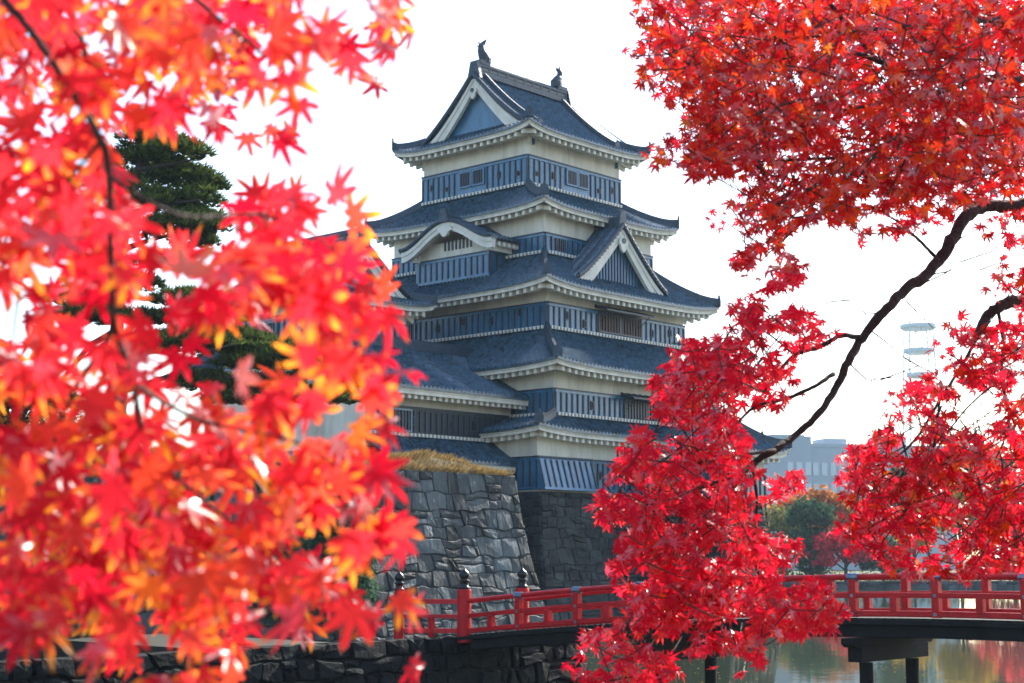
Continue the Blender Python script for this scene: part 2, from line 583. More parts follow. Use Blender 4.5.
# ------------------------------------------------------------------ the setting: ground, water
M['soil'] = mat('dry_ground', (0.12, 0.10, 0.06), 0.95, 0.4, 0.6, 0.5, 3)
M['shade_turf'] = mat('shade_dark_turf', (0.022, 0.024, 0.014), 0.95, 0.4, 0.6, 0.6, 5)  # darker copy of the lawn, standing for shade on the terrace
M['lawn'] = mat('lawn', (0.07, 0.085, 0.03), 0.95, 0.4, 0.3, 0.5, 3)
def water_mat():
    m = bpy.data.materials.new('moat_water')
    m.use_nodes = True
    n, l = m.node_tree.nodes, m.node_tree.links
    b = n['Principled BSDF']
    b.inputs['Base Color'].default_value = (0.035, 0.05, 0.03, 1)
    b.inputs['Roughness'].default_value = 0.04
    b.inputs['IOR'].default_value = 1.33
    tc = n.new('ShaderNodeTexCoord')
    h = []
    for s, d, st in ((0.5, 3, (1, .5, 1)), (4.5, 2, (1, .6, 1))):
        mp = n.new('ShaderNodeMapping')
        mp.inputs['Scale'].default_value = st
        l.new(tc.outputs['Object'], mp.inputs[0])
        t = n.new('ShaderNodeTexNoise')
        t.inputs['Scale'].default_value = s
        t.inputs['Detail'].default_value = d
        l.new(mp.outputs[0], t.inputs['Vector'])
        h.append(t)
    mx = n.new('ShaderNodeMath')
    mx.operation = 'MULTIPLY_ADD'
    mx.inputs[1].default_value = 0.12
    l.new(h[1].outputs[0], mx.inputs[0])
    l.new(h[0].outputs[0], mx.inputs[2])
    bp = n.new('ShaderNodeBump')
    bp.inputs['Strength'].default_value = 0.14
    bp.inputs['Distance'].default_value = 0.05
    l.new(mx.outputs[0], bp.inputs['Height'])
    l.new(bp.outputs[0], b.inputs['Normal'])
    return m
M['water'] = water_mat()
WATER = -0.7
tag(MB().add([(-900, -90, -2.2), (900, -90, -2.2), (900, 1100, -2.2), (-900, 1100, -2.2)], [(0, 1, 2, 3)]).build('ground', M['soil']), None, None, kind='structure')
tag(MB().add([(-260, 4, WATER), (320, 4, WATER), (320, 190, WATER), (-260, 190, WATER)], [(0, 1, 2, 3)]).build('water', M['water']), None, None, kind='structure')
def slab(name, poly, z0, z1, m):
    n = len(poly)
    vs = [(x, y, z0) for x, y in poly] + [(x, y, z1) for x, y in poly]
    mb = MB().add(vs, [tuple(range(n, 2 * n)), tuple(range(n - 1, -1, -1))] + [(i, (i + 1) % n, n + (i + 1) % n, n + i) for i in range(n)])
    return tag(mb.build(name, m), None, None, kind='structure')
slab('near_ground', [(-40, -60), (60, -60), (60, 32), (19, 32), (19, 12), (7, 9), (-40, 9)], -2.1, 1.55, M['soil'])
slab('far_ground', [(-900, 188), (900, 188), (900, 1100), (-900, 1100)], -2.1, 0.1, M['lawn'])
isl = [W(p, q) for p, q in ((-95, -31.9), (-33.2, -31.9), (-29.8, -27), (-15.5, -13), (-15.5, 40), (-95, 40))]
slab('castle_ground', [(v.x, v.y) for v in isl], -2.1, -0.45, M['shade_turf'])
pth = [W(p, q) for p, q in ((-41, -31.9), (-35.6, -31.9), (-35.6, -13.6), (-41, -13.6))]
slab('path', [(v.x, v.y) for v in pth], -2.0, 0.28, M['shade_turf'])

# ------------------------------------------------------------------ dry stone walls
M['stone'] = mat('grey_stone', (0.010, 0.012, 0.012), 0.75, 0.2, .55, 1.0, 6, 0.35, island=0.6, detail=10, var2=(0.085, 0.105, 0.112), stretch=(1, 1, .45))
M['stone_warm'] = mat('brown_stone', (0.022, 0.026, 0.025), 0.85, 0.8, 1.4, 0.9, 7, 0.4, island=0.5)
M['stone_dark'] = mat('dark_stone', (0.009, 0.011, 0.011), 0.85, 0.7, 1.8, 0.9, 7, 0.15, island=0.5)  # near-black stone, darker than the other walls
M['joint'] = mat('stone_joint', (0.015, 0.015, 0.013), 0.95, 0.3, 3)

def stone_face(mb, P, width, height, sw=1.1, sh=.75, seed=1, dmax=.09, quoin=False):
    """P(u, v, d) with u in metres along, v in metres up, d outward: irregular fitted stones over a dark backing"""
    r = np.random.default_rng(seed)
    nv = max(2, int(height / 1.0))
    nu = max(2, int(width / 1.5))
    grid_strip(mb, [[P(width * i / nu, height * j / nv, -.02) for j in range(nv + 1)] for i in range(nu + 1)], 1)
    rows = [0.0]
    while rows[-1] < height - .3 * sh:
        rows.append(min(height, rows[-1] + sh * r.uniform(.65, 1.4)))
    if height - rows[-1] < .3 * sh: rows[-1] = height
    ph = r.uniform(0, 6, 8)
    def wav(k, u):
        if k == 0 or k == len(rows) - 1: return 0
        return .09 * sh * (math.sin(u * 1.7 + ph[k % 8]) + math.sin(u * .63 + 2 * ph[(k + 3) % 8]) + .8 * math.sin(u * 4.1 + ph[(k + 5) % 8]))
    for k in range(len(rows) - 1):
        cuts = [0.0]
        while cuts[-1] < width - .35 * sw:
            cuts.append(min(width, cuts[-1] + sw * float(np.clip(r.lognormal(-.08, .42), .45, 2.2))))
        cuts[-1] = width
        lean = r.normal(0, .10 * sw, (len(cuts), 2))
        lean[0] = lean[-1] = 0
        for i in range(len(cuts) - 1):
            g = r.uniform(.002, .012)
            b0, b1, t1, t0 = cuts[i] + lean[i][0], cuts[i + 1] + lean[i + 1][0], cuts[i + 1] + lean[i + 1][1], cuts[i] + lean[i][1]
            zb, zt = rows[k], rows[k + 1]
            split = (zt - zb) > sh * .95 and r.random() < .3
            parts = [(0, 1)] if not split else [(0, .45 + .2 * r.random()), None]
            if split: parts[1] = (parts[0][1], 1)
            for (f0, f1) in parts:
                def pnt(sx, sy):
                    sy2 = f0 + (f1 - f0) * sy
                    lu = b0 + (t0 - b0) * sy2
                    ru = b1 + (t1 - b1) * sy2
                    u = lu + (ru - lu) * sx
                    lo = zb + wav(k, u); hi = zt + wav(k + 1, u)
                    return [u, lo + (hi - lo) * sy2]
                base = [pnt(*s) for s in ((0, 0), (.35, 0), (.7, 0), (1, 0), (1, .5), (1, 1), (.65, 1), (.3, 1), (0, 1), (0, .5))]
                cu = sum(x[0] for x in base) / 10; cv = sum(x[1] for x in base) / 10
                w2 = max(.2, (b1 - b0) / 2); h2 = max(.15, (zt - zb) * (f1 - f0) / 2)
                def shrink(x, s): return [x[0] - math.copysign(min(abs(x[0] - cu), s), x[0] - cu), x[1] - math.copysign(min(abs(x[1] - cv), s), x[1] - cv)]
                o0 = [shrink(x, g) for x in base]
                for j in (0, 3, 5, 8):
                    o0[j] = [o0[j][0] + (cu - o0[j][0]) * r.uniform(.0, .08), o0[j][1] + (cv - o0[j][1]) * r.uniform(.0, .10)]
                ch = r.uniform(.02, .06)
                dep = r.uniform(.25, 1) * dmax
                tu, tv = r.normal(0, .04), r.normal(0, .05)
                o1 = [shrink([x[0] + r.normal(0, .012), x[1] + r.normal(0, .012)], ch) for x in o0]
                n = len(base)
                vs = [P(x[0], x[1], 0) for x in o0] + [P(x[0], x[1], max(.02, dep + tu * (x[0] - cu) + tv * (x[1] - cv) + r.normal(0, .015))) for x in o1] + [P(cu + r.normal(0, .08) * w2, cv + r.normal(0, .08) * h2, max(.03, dep + r.uniform(-.01, .06)))]
                fs = [(j, (j + 1) % n, n + (j + 1) % n, n + j) for j in range(n)] + [(n + j, n + (j + 1) % n, 2 * n) for j in range(n)]
                mb.add(vs, fs, 0)

def frustum_base(name, label, cat, a0, a1, b0, b1, z0, z1, da, db, mat_, sides, sw, sh, seed, flare=1.6, dr=None):
    """battered stone base, top rectangle a0..a1 x b0..b1 (castle frame), spreading by da/db at the foot on the given sides"""
    o = thing(name, label, cat, W(0, 0, 0), CA)
    H = z1 - z0
    def spread(v):
        return (1 - v / H) ** flare
    left, right, front = 'L' in sides, 'BL' in sides, 'R' in sides
    def xl(v): return a0 - (da * spread(v) if left else 0)
    dr = da if dr is None else dr
    def xr(v): return a1 + (dr * spread(v) if right else 0)
    def yf(v): return b0 - (db * spread(v) if front else 0)
    m = MB()
    wid = (a1 - a0) + (da if left else 0) + (dr if right else 0)
    if front:
        def P(u, v, d):
            f = u / wid
            x = xl(v) + (xr(v) - xl(v)) * f
            return (x, yf(v) - d, z0 + v)
        stone_face(m, P, wid, H, sw, sh, seed)
    if left:
        dep = b1 - b0 + db
        def P2(u, v, d):
            return (xl(v) - d, b1 + (yf(v) - b1) * u / dep, z0 + v)
        stone_face(m, P2, dep, H, sw, sh, seed + 1)
    if right:
        dep = b1 - b0 + db
        def P3(u, v, d):
            return (xr(v) + d, yf(v) + (b1 - yf(v)) * u / dep, z0 + v)
        stone_face(m, P3, dep, H, sw, sh, seed + 2)
    m.build('stonework', [mat_, M['joint']], o)
    t = MB().add([(a0, b0, z1 - .02), (a1, b0, z1 - .02), (a1, b1, z1 - .02), (a0, b1, z1 - .02)], [(0, 1, 2, 3)])
    t.build('top_surface', M['soil'], o)
    return o
frustum_base('stone_rampart', 'dark battered stone base under the flared boards of the tall keep', 'stone wall', -9.45, 9.45, -9.75, 9.4, -1.2, 6.5, 2.6, 2.8, M['stone_warm'], ('L', 'R', 'BL'), .8, .55, 11, dr=.6)
frustum_base('stone_bastion', 'grey stone bastion of big fitted blocks with dry grass on top', 'stone wall', -75, -14.14, -12.2, -6.0, -.9, 7.05, 1.5, 1.3, M['stone'], ('R', 'BL'), 1.0, .66, 24, flare=1.35)
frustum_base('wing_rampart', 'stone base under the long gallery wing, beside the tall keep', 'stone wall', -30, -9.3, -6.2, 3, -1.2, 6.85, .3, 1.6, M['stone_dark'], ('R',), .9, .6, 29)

# retaining wall of the moat under the bridge end
rw = thing('retaining_wall', 'low dark stone wall along the moat under the bridge end', 'stone wall', W(0, 0, 0), CA)
m = MB()
stone_face(m, lambda u, v, d: (-86 + u, -32.3 + .3 * v / 2.2 - d, -1.3 + v), 53, 2.2, .8, .5, 5, .2)
def Pr(u, v, d):
    f = u / 6.35
    a, b = Vector((-33, -32.3, 0)), Vector((-29.5, -27, 0))
    t = (b - a).normalized(); nn = Vector((t.y, -t.x, 0))
    q = a + (b - a) * f + nn * (d - .3 * v / 2.2)
    return (q.x, q.y, -1.3 + v)
stone_face(m, Pr, 6.35, 2.2, .9, .55, 6, .2)
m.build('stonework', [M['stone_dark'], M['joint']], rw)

# ------------------------------------------------------------------ the keep
keep = thing('castle_keep', 'tall five roofed castle keep, black boards and white plaster, blue grey tiles', 'castle', W(0, 0, 0), CA)
# storey 1
s1 = storey(keep, 9.3, 9.4, 6.5, 9.7, 8.3, zc=6.6, sides=('L', 'BL'))
fc = Face('R', 9.3, 9.4)
cladding(s1, fc, -4.9, 9.3, 6.6, 8.3)
bay = MB()
def flare(u, z, d): return (u, -9.4 - d - .48 * (8.32 - z) / 1.72, z)
def fbox(mb, u0, u1, z0, z1, d0, d1, m=0): mb.hexa([flare(u, z, d) for z in (z0, z1) for d in (d0, d1) for u in (u0, u1)], m)
fbox(bay, -9.38, -4.95, 6.6, 8.3, -.5, .08)
fbox(bay, -9.42, -4.9, 8.3, 8.38, -.2, .18, 1)
fbox(bay, -9.38, -4.95, 6.6, 6.74, .05, .14)
for i in range(10):
    u = -9.3 + i * .475
    fbox(bay, u - .04, u + .04, 6.74, 8.2, .07, .14, 1)
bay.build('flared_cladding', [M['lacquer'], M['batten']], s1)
loophole(s1, fc, -4.2, 7.5)
wv = MB()
for i in range(7):
    u = -2.6 + i * .32
    fc.box(wv, u, u + .17, 8.42, 9.4, 0, .05, 0)
wv.build('slatted_window', M['batten'], s1)
skirt_roof(keep, (0, 0), 10.4, 10.5, 7.7, 9.2, 9.72, 10.62, .28)
# storey 2
s2 = storey(keep, 7.7, 9.2, 10.4, 13.4, 12.04, zc=10.66, gaps={'R': ((-1.9, 2.4),)})
fc = Face('R', 7.7, 9.2)
for u in (-4.6, 5.2): loophole(s2, fc, u, 11.35)
def awning(parent, fc, u0, u1, z0, z1, wood):
    o = window(parent, fc, u0, (u0 + u1) / 2 - .1, z0, z1, 7, wood, True)
    window(parent, fc, (u0 + u1) / 2 + .1, u1, z0, z1, 7, wood, True)
    mb = MB()
    w0, w1 = u0 - .25, u1 + .25
    mb.hexa([fc.pt(w0, z1 + .28, 0), fc.pt(w1, z1 + .28, 0), fc.pt(w0, z1 + .02, .95), fc.pt(w1, z1 + .02, .95), fc.pt(w0, z1 + .40, 0), fc.pt(w1, z1 + .40, 0), fc.pt(w0, z1 + .12, .95), fc.pt(w1, z1 + .12, .95)])
    k = 8
    for i in range(k + 1):
        u = w0 + (w1 - w0) * i / k
        mb.hexa([fc.pt(u - .03, z1 + .36, .03), fc.pt(u + .03, z1 + .36, .03), fc.pt(u - .03, z1 + .10, .93), fc.pt(u + .03, z1 + .10, .93), fc.pt(u - .03, z1 + .45, .03), fc.pt(u + .03, z1 + .45, .03), fc.pt(u - .03, z1 + .17, .93), fc.pt(u + .03, z1 + .17, .93)])
    for u in (u0 + .1, u1 - .1):
        mb.tube([fc.pt(u, z1 - .55, .08), fc.pt(u, z1 + .05, .85)], .025, 6)
    mb.build('awning', M['batten'], parent)
awning(s2, fc, -1.7, 2.2, 10.8, 11.85, False)
skirt_roof(keep, (0, 0), 9.2, 10.75, 6.36, 7.56, 13.28, 15.6, .28, wall=(7.7, 9.2))
# storey 3
s3 = storey(keep, 6.36, 7.56, 15.4, 18.3, 17.07, zc=15.66, gaps={'R': ((-2.1, 2.1),), 'L': ((2.6, 4.1),)})
fc = Face('R', 6.36, 7.56)
for u, z in ((-4.8, 16.5), (-3.2, 16.2), (3.1, 16.3), (4.9, 16.5)): loophole(s3, fc, u, z)
awning(s3, fc, -1.95, 1.95, 15.95, 17.0, True)
fl = Face('L', 6.36, 7.56)
for u, z in ((-5.6, 16.7), (-3.4, 16.4), (-1.2, 16.6), (0.9, 16.4)): loophole(s3, fl, u, z)
window(s3, fl, 2.8, 3.9, 15.95, 16.95, 5)
skirt_roof(keep, (0, 0), 8.11, 9.07, 5.0, 6.2, 17.95, 20.2, .38, wall=(6.36, 7.56))
# storey 4
s4 = storey(keep, 5.0, 6.2, 20.0, 23.2, 21.38, zc=20.25)
fc = Face('R', 5.0, 6.2)
window(s4, fc, -4.4, -3.3, 20.45, 21.2, 6)
window(s4, fc, 3.3, 4.4, 20.45, 21.2, 6)
skirt_roof(keep, (0, 0), 6.34, 7.37, 4.31, 4.31, 22.88, 24.6, .38, wall=(5.0, 6.2))
# top storey
s5 = storey(keep, 4.31, 4.31, 24.4, 28.2, 26.38, zc=24.66, gaps={'R': ((-1.0, 1.2),), 'L': ((-1.1, 1.3),)})
for side in ('R', 'L'):
    f6 = Face(side, 4.31, 4.31)
    k = 1 if side == 'R' else -1
    for u in (-.45, .62):
        window(s5, f6, u * 1 - .42, u + .42, 25.28, 26.1, 6)
    for u, z in ((-3.6, 25.4), (-2.1, 25.55), (2.2, 25.35), (3.5, 25.6)):
        loophole(s5, f6, u, z, .11, .2 if z > 25.5 else .13)
irimoya(keep, (0, 0), 5.7, 5.7, 4.5, 27.78, 32.2)

# triangular dormer gable over the right-hand front
def dormer(parent, cxx, yf, yb, hw, zb, zp, e=1.2):
    mb = MB()
    def zt(u): return zb + (zp - zb) * max(0, 1 - abs(u)) ** e
    ys = np.linspace(yf, yb, int(abs(yb - yf) / RIB) * 4 + 1)
    for s in (-1, 1):
        cols = []
        for y in ys:
            cols.append([(cxx + s * hw * 1.06 * k / 10, y, zt(k / 10 * .999) - (0 if k < 10 else .05) + ribh(y - yf + .05)) for k in range(11)])
        grid_strip(mb, cols)
        grid_strip(mb, [[(x, y, z) for x, y, z in cols[0]], [(x, y, z - .14) for x, y, z in cols[0]]])
        grid_strip(mb, [[(x, y + .02, z - .14) for x, y, z in cols[0]], [(x, yb, z - .14) for x, y, z in cols[0]]])
    d = mb.build('dormer_gable', M['tile'], parent)
    def pt(u, z, dd): return (cxx + u, yf + .1 + dd, z)
    gable_front(d, pt, hw, zb - .12, zp - .16, .3, .80, curve=e, inset=.5)
    r = MB()
    r.sweep([(cxx, yf + .2, zp), (cxx, yb, zp)], .45, .5, z0=-.1)
    r.tube([(cxx, yf + .1, zp + .42), (cxx, yb, zp + .42)], .14, 8)
    r.hexa([(cxx + dx, yf + .15 + dy, zp + dz) for dz, w in ((-.3, .42), (.75, .22)) for dy in (-.12, .12) for dx in (-w, w)])
    n = int(hw * 1.3 / .3)
    for s in (-1, 1):
        for i in range(n):
            k = (i + .6) / n
            z = zt(k)
            r.tube([(cxx + s * hw * 1.03 * k, yf - .08, z - .02), (cxx + s * hw * 1.03 * k, yf + .3, z)], .1, 7)
        r.tube([(cxx + s * hw * 1.04 * k, yf + .04, zt(k) + .03) for k in np.linspace(0, .98, 10)], .13, 8)
        r.tube([(cxx + s * hw * 1.0 * k, yf + .75, zt(k) + .08) for k in np.linspace(.05, .95, 10)], .15, 8)
    r.build('dormer_ridge', M['tile_ridge'], d)
    return d
dormer(keep, -.3, -8.25, -5.6, 4.0, 18.75, 22.32)

# bay with the undulating gable on the left-hand front
kb = MB()
kb.box(-6.4, -4.9, -3.27, 2.41, 18.9, 21.5)
bayo = kb.build('bay', M['plaster'], keep)
class _F(Face):
    pass
fk = Face('L', 6.4, 2.84, (0, -.43))
cladding(bayo, fk, -2.88, 2.88, 19.1, 20.5, .5)
sk = Face('R', 0.75, 2.84, (-5.65, -.43))
cladding(bayo, sk, -.78, .75, 18.9, 20.5, .5)
sl = MB()
for i in range(8):
    fk.box(sl, -1.35 + i * .3 - .06, -1.35 + i * .3 + .06, 20.95, 21.55, 0, .06)
sl.build('slatted_window', M['batten'], bayo)
kb2 = MB()
kb2.box(-6.1, -4.9, 2.41, 3.1, 18.9, 20.6)
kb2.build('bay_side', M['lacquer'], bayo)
KC, KW, KZ0, KH = -.62, 3.75, 20.95, 1.42
def kz(t):
    return KZ0 + KH * (.5 + .5 * math.cos(math.pi * min(1, abs(t) * 1.02))) ** .85 + .10 * abs(t) ** 4
kr = MB()
xs = np.linspace(-7.5, -4.4, int(3.1 / RIB) * 4 + 1)
kr_cols = []
for x in xs:
    kr_cols.append([(x, KC + KW * t, kz(t) + .12 + ribh(x)) for t in np.linspace(-1, 1, 33)])
grid_strip(kr, kr_cols)
grid_strip(kr, [kr_cols[0], [(x, y, z - .18) for x, y, z in kr_cols[0]]])
for e in (0, -1):
    grid_strip(kr, [[c[e] for c in kr_cols], [(c[e][0], c[e][1], c[e][2] - .18) for c in kr_cols]])
kro = kr.build('undulating_roof', M['tile'], keep)
kt = MB()
sec = []
for t in np.linspace(-1, 1, 41):
    z = kz(t); y = KC + KW * t * .985
    dr = .58 - .14 * (1 - abs(t))
    sec.append([(-7.42, y, z + .03), (-7.42, y, z - dr * .4), (-7.36, y, z - dr * .4), (-7.36, y, z - dr), (-7.1, y, z - dr), (-7.0, y, z + .0)])
grid_strip(kt, sec)
kt.add(sec[0], [(0, 1, 2, 3, 4, 5)]); kt.add(sec[-1], [(5, 4, 3, 2, 1, 0)])
sec = [[(-7.05, KC + KW * t * .97, kz(t) - .1), (-4.6, KC + KW * t * .97, kz(t) - .1)] for t in np.linspace(-1, 1, 41)]
grid_strip(kt, sec)
for s in (-1, 1):
    for i in range(6):
        x = -7.1 + i * .42
        y0, y1 = KC + s * (KW - .1), KC + s * (KW - .95)
        kt.box(x - .09, x + .09, min(y0, y1), max(y0, y1), KZ0 - .28, KZ0 - .06)
    y0, y1 = KC + s * (KW - .85), KC + s * (KW - .6)
    kt.box(-7.0, -4.9, min(y0, y1), max(y0, y1), KZ0 - .5, KZ0 - .2)
prof = [(-.1, .22), (-.5, .16), (-.62, -.05), (-.34, -.12), (-.2, -.32), (0, -.42), (.2, -.32), (.34, -.12), (.62, -.05), (.5, .16), (.1, .22)]
A = [(-7.5, KC + x, KZ0 + KH - .42 + z) for x, z in prof]
B = [(-7.3, KC + x, KZ0 + KH - .42 + z) for x, z in prof]
k = len(prof)
kt.add(A + B, [tuple(range(k)), tuple(range(2 * k - 1, k - 1, -1))] + [(i, k + i, k + (i + 1) % k, (i + 1) % k) for i in range(k)])
kt.build('undulating_bargeboard', M['trim'], kro)
kq = MB()
kq.sweep([(-7.45, KC, KZ0 + KH + .15), (-4.4, KC, KZ0 + KH + .15)], .4, .35)
kq.hexa([(-7.5 + dx, KC + dy, KZ0 + KH + dz) for dz, w in ((.05, .45), (.85, .2)) for dy in (-w, w) for dx in (-.1, .1)])
kq.tube([(-7.46, KC + KW * t, kz(t) + .16) for t in np.linspace(-1, 1, 33)], .12, 8)
kq.tube([(-6.8, KC + KW * t, kz(t) + .2) for t in np.linspace(-.98, .98, 33)], .13, 8)
kq.build('undulating_ridge', M['tile_ridge'], kro)

# ------------------------------------------------------------------ the connecting wing, running out of the keep's left-hand front towards the viewer
wing = thing('castle_wing', 'long two storey gallery wing joining the tall keep at its left', 'castle wing', W(0, 0, 0), CA)
wx0, wx1 = -18.5, -7.75
QW = -6.1
mb = MB(); mb.box(wx0, wx1, QW, 0, 6.8, 12.1)
wst = mb.build('storey', M['plaster'], wing)
fw = Face('R', (wx1 - wx0) / 2, -QW, ((wx0 + wx1) / 2, 0))
h = (wx1 - wx0) / 2
M['dim_board'] = mat('dim_mirror_board', (0.022, 0.028, 0.035), 0.5, 0.35, 1.3, .2, 7)  # darker copy of the boards: low walls mirror darker surroundings
cl = cladding(wst, fw, -h, h, 9.3, 10.68, .42)
cl.data.materials[0] = M['dim_board']
window(wst, fw, -h + 1.6, -h + 3.0, 9.5, 10.5, 6)
for u in (-2.2, .6, 2.4): loophole(wst, fw, u, 10.0)
mb = MB(); fw.box(mb, -h, h, 6.9, 8.6, -.02, .06)
mb.build('lower_boards', M['dim_board'], wst)
# main roof slope and back slope
mb = MB()
us = np.linspace(wx0 - .2, wx1 + .9, int((wx1 - wx0 + 1.1) / RIB) * 4)
RZ, RQ, EZ, EQ = 14.35, -2.6, 11.62, -7.5
for sgn in (0, 1):
    cols = []
    for u in us:
        cp = []
        for j in range(10):
            s = j / 9
            q = RQ + (EQ - RQ) * s if sgn == 0 else RQ - (EQ - RQ) * s
            cp.append((u, q, EZ + (RZ - EZ) * (1 - s) * (1 - .2 * s) + ribh(u)))
        x, y, z = cp[-1]
        cp.append((x, y, z - ribh(u) - .13))
        cols.append(cp)
    grid_strip(mb, cols)
wr = mb.build('roof', M['tile'], wing)
em = MB()
sec = [[(u, EQ + .07, EZ - .12), (u, EQ + .07, EZ - .22), (u, EQ + .11, EZ - .22), (u, EQ + .11, EZ - .4), (u, EQ + .2, EZ - .4), (u, QW + .05, EZ - .1)] for u in (wx0 - .2, wx1 + .6)]
grid_strip(em, sec)
for i in range(26):
    u = wx0 + .2 + i * .44
    em.hexa([(u + du, q, z) for z0_, z1_ in ((0, 0),) for z in (0,) for q in (0,) for du in (0,)] if False else [(u - .1, QW, EZ - .36), (u + .1, QW, EZ - .36), (u - .1, EQ + .27, EZ - .6), (u + .1, EQ + .27, EZ - .6), (u - .1, QW, EZ - .1), (u + .1, QW, EZ - .1), (u - .1, EQ + .27, EZ - .38), (u + .1, EQ + .27, EZ - .38)], 1)
em.build('eave', [M['plaster'], M['trim'], M['soffit']], wr)
rd = MB()
rd.sweep([(wx0 - .2, RQ, RZ), (wx1 + .9, RQ, RZ)], .5, .5, z0=-.1)
rd.tube([(wx0 - .2, RQ, RZ + .42), (wx1 + .9, RQ, RZ + .42)], .14, 8)
rd.build('main_ridge', M['tile_ridge'], wr)
# lower skirt roof of the wing
mb = MB()
us = np.linspace(wx0 - .2, wx1 - .9, int((wx1 - wx0 - .7) / RIB) * 4)
cols = []
hx = wx1 - .95
LE, LZ0, LZ1 = -8.05, 7.95, 9.2
for u in us:
    cols.append([(u, QW + (LE - QW) * j / 7, LZ0 + (LZ1 - LZ0) * (1 - j / 7) * (1 - .15 * j / 7) + ribh(u)) for j in range(8)])
    x, y, z = cols[-1][-1]; cols[-1].append((x, y, z - ribh(u) - .13))
grid_strip(mb, cols)
lr = mb.build('lower_roof', M['tile'], wing)
em = MB()
sec = [[(u, LE + .07, LZ0 - .12), (u, LE + .07, LZ0 - .32), (u, LE + .2, LZ0 - .32), (u, QW, LZ0 - .1)] for u in (wx0 - .2, hx)]
grid_strip(em, sec)
for i in range(24):
    u = wx0 + .1 + i * .44
    if u > hx: break
    em.box(u - .09, u + .09, LE + .25, QW, LZ0 - .5, LZ0 - .3, 1)
for i in range(36):
    u = wx0 + .1 + i * .28
    if u > hx: break
    em.box(u - .07, u + .07, QW - .32, QW, LZ1 + .0, LZ1 + .16, 1)
em.build('eave', [M['plaster'], M['trim'], M['soffit']], lr)
hr = thing('x', None, None) if False else None
pts = [(hx + .02, QW + (LE - QW) * j / 7, LZ0 + (LZ1 - LZ0) * (1 - j / 7) * (1 - .15 * j / 7)) for j in range(8)]
hip_ridge(lr, pts, .3, .28)

# ------------------------------------------------------------------ the smaller keep behind the wing's far end (ridge turned a quarter)
SC_ = W(-15.2, 1.6)
sk = thing('small_keep', 'smaller keep with a white gable, half hidden behind blurred maple leaves', 'castle', SC_, CA + R(90))
c = (0, 0)
storey(sk, 4.2, 4.2, 6.8, 12.6, 8.4)
skirt_roof(sk, c, 5.4, 5.4, 3.5, 3.5, 12.9, 14.2, .3, wall=(4.2, 4.2))
t3 = storey(sk, 3.5, 3.5, 13.9, 17.2, 15.7, zc=14.3)
for side in ('L', 'BR'):
    f3 = Face(side, 3.5, 3.5, c)
    for u in (-.6, .6): window(t3, f3, u - .4, u + .4, 14.7, 15.4, 5)
irimoya(sk, c, 4.7, 4.7, 3.9, 16.7, 19.9, .35, 1.3, wall=(3.5, 3.5), fish=False)

# ------------------------------------------------------------------ the turret in front of the right end of the keep
an = thing('annex_turret', 'low turret at the right foot of the keep behind dense red leaves', 'castle turret', W(0, 0, 0), CA)
c = (3.4, -11.7)
storey(an, 2.2, 2.0, 6.4, 9.4, 7.9, c)
skirt_roof(an, c, 3.3, 3.1, .5, .6, 9.0, 10.9, .32, wall=(2.2, 2.0), course=False)
frustum_base('annex_rampart', 'small stone base of the low turret beside the keep', 'stone wall', 1.1, 5.3, -13.8, -9, -1.2, 6.42, .6, 1.0, M['stone_warm'], ('L', 'R', 'BL'), .8, .55, 41)

# ------------------------------------------------------------------ dry grass along the top of the bastion
M['straw'] = mat('dry_grass_blade', (0.36, 0.25, 0.075), 0.8, 0.3, 2.0, island=.35)
def trans_mat(name, c1, c2, rough=.5, mix=.5, island=.35, hue=None):
    """thin leaf: diffuse front, light coming through, a little gloss; colour varies from leaf to leaf"""
    m = bpy.data.materials.new(name)
    m.use_nodes = True
    n, l = m.node_tree.nodes, m.node_tree.links
    n.remove(n['Principled BSDF'])
    g = n.new('ShaderNodeNewGeometry')
    cr = n.new('ShaderNodeValToRGB')
    cr.color_ramp.elements[0].color = (*c1, 1)
    cr.color_ramp.elements[1].color = (*c2, 1)
    l.new(g.outputs['Random Per Island'], cr.inputs[0])
    d = n.new('ShaderNodeBsdfDiffuse'); t = n.new('ShaderNodeBsdfTranslucent')
    l.new(cr.outputs[0], d.inputs[0]); l.new(cr.outputs[0], t.inputs[0])
    mx = n.new('ShaderNodeMixShader'); mx.inputs[0].default_value = mix
    l.new(d.outputs[0], mx.inputs[1]); l.new(t.outputs[0], mx.inputs[2])
    l.new(mx.outputs[0], n['Material Output'].inputs[0])
    return m
M['straw'] = trans_mat('dry_grass_blade', (0.17, 0.11, 0.035), (0.36, 0.25, 0.10), mix=.4)
gm = MB()
hump = MB()
gl = []
def mound(u):
    h = .10 + .62 * math.exp(-((u + 18.9) / 2.3) ** 2) + .30 * math.exp(-((u + 22.6) / 2.2) ** 2) + .10 * math.sin(u * 1.7) ** 2
    return h * min(1, max(.05, (-14.5 - u) / 2.2))
for i in range(90):
    u = -37 + i * 22.7 / 89
    gl.append([(u, -12.24, 7.03), (u, -11.9, 7.05 + mound(u) * .7), (u, -11.1, 7.05 + mound(u)), (u, -9.8, 7.03)])
grid_strip(hump, gl)
gp = thing('dry_grass', None, None, W(0, 0, 0), CA)
hump.build('turf', M['soil'], gp)
r_ = np.random.default_rng(3)
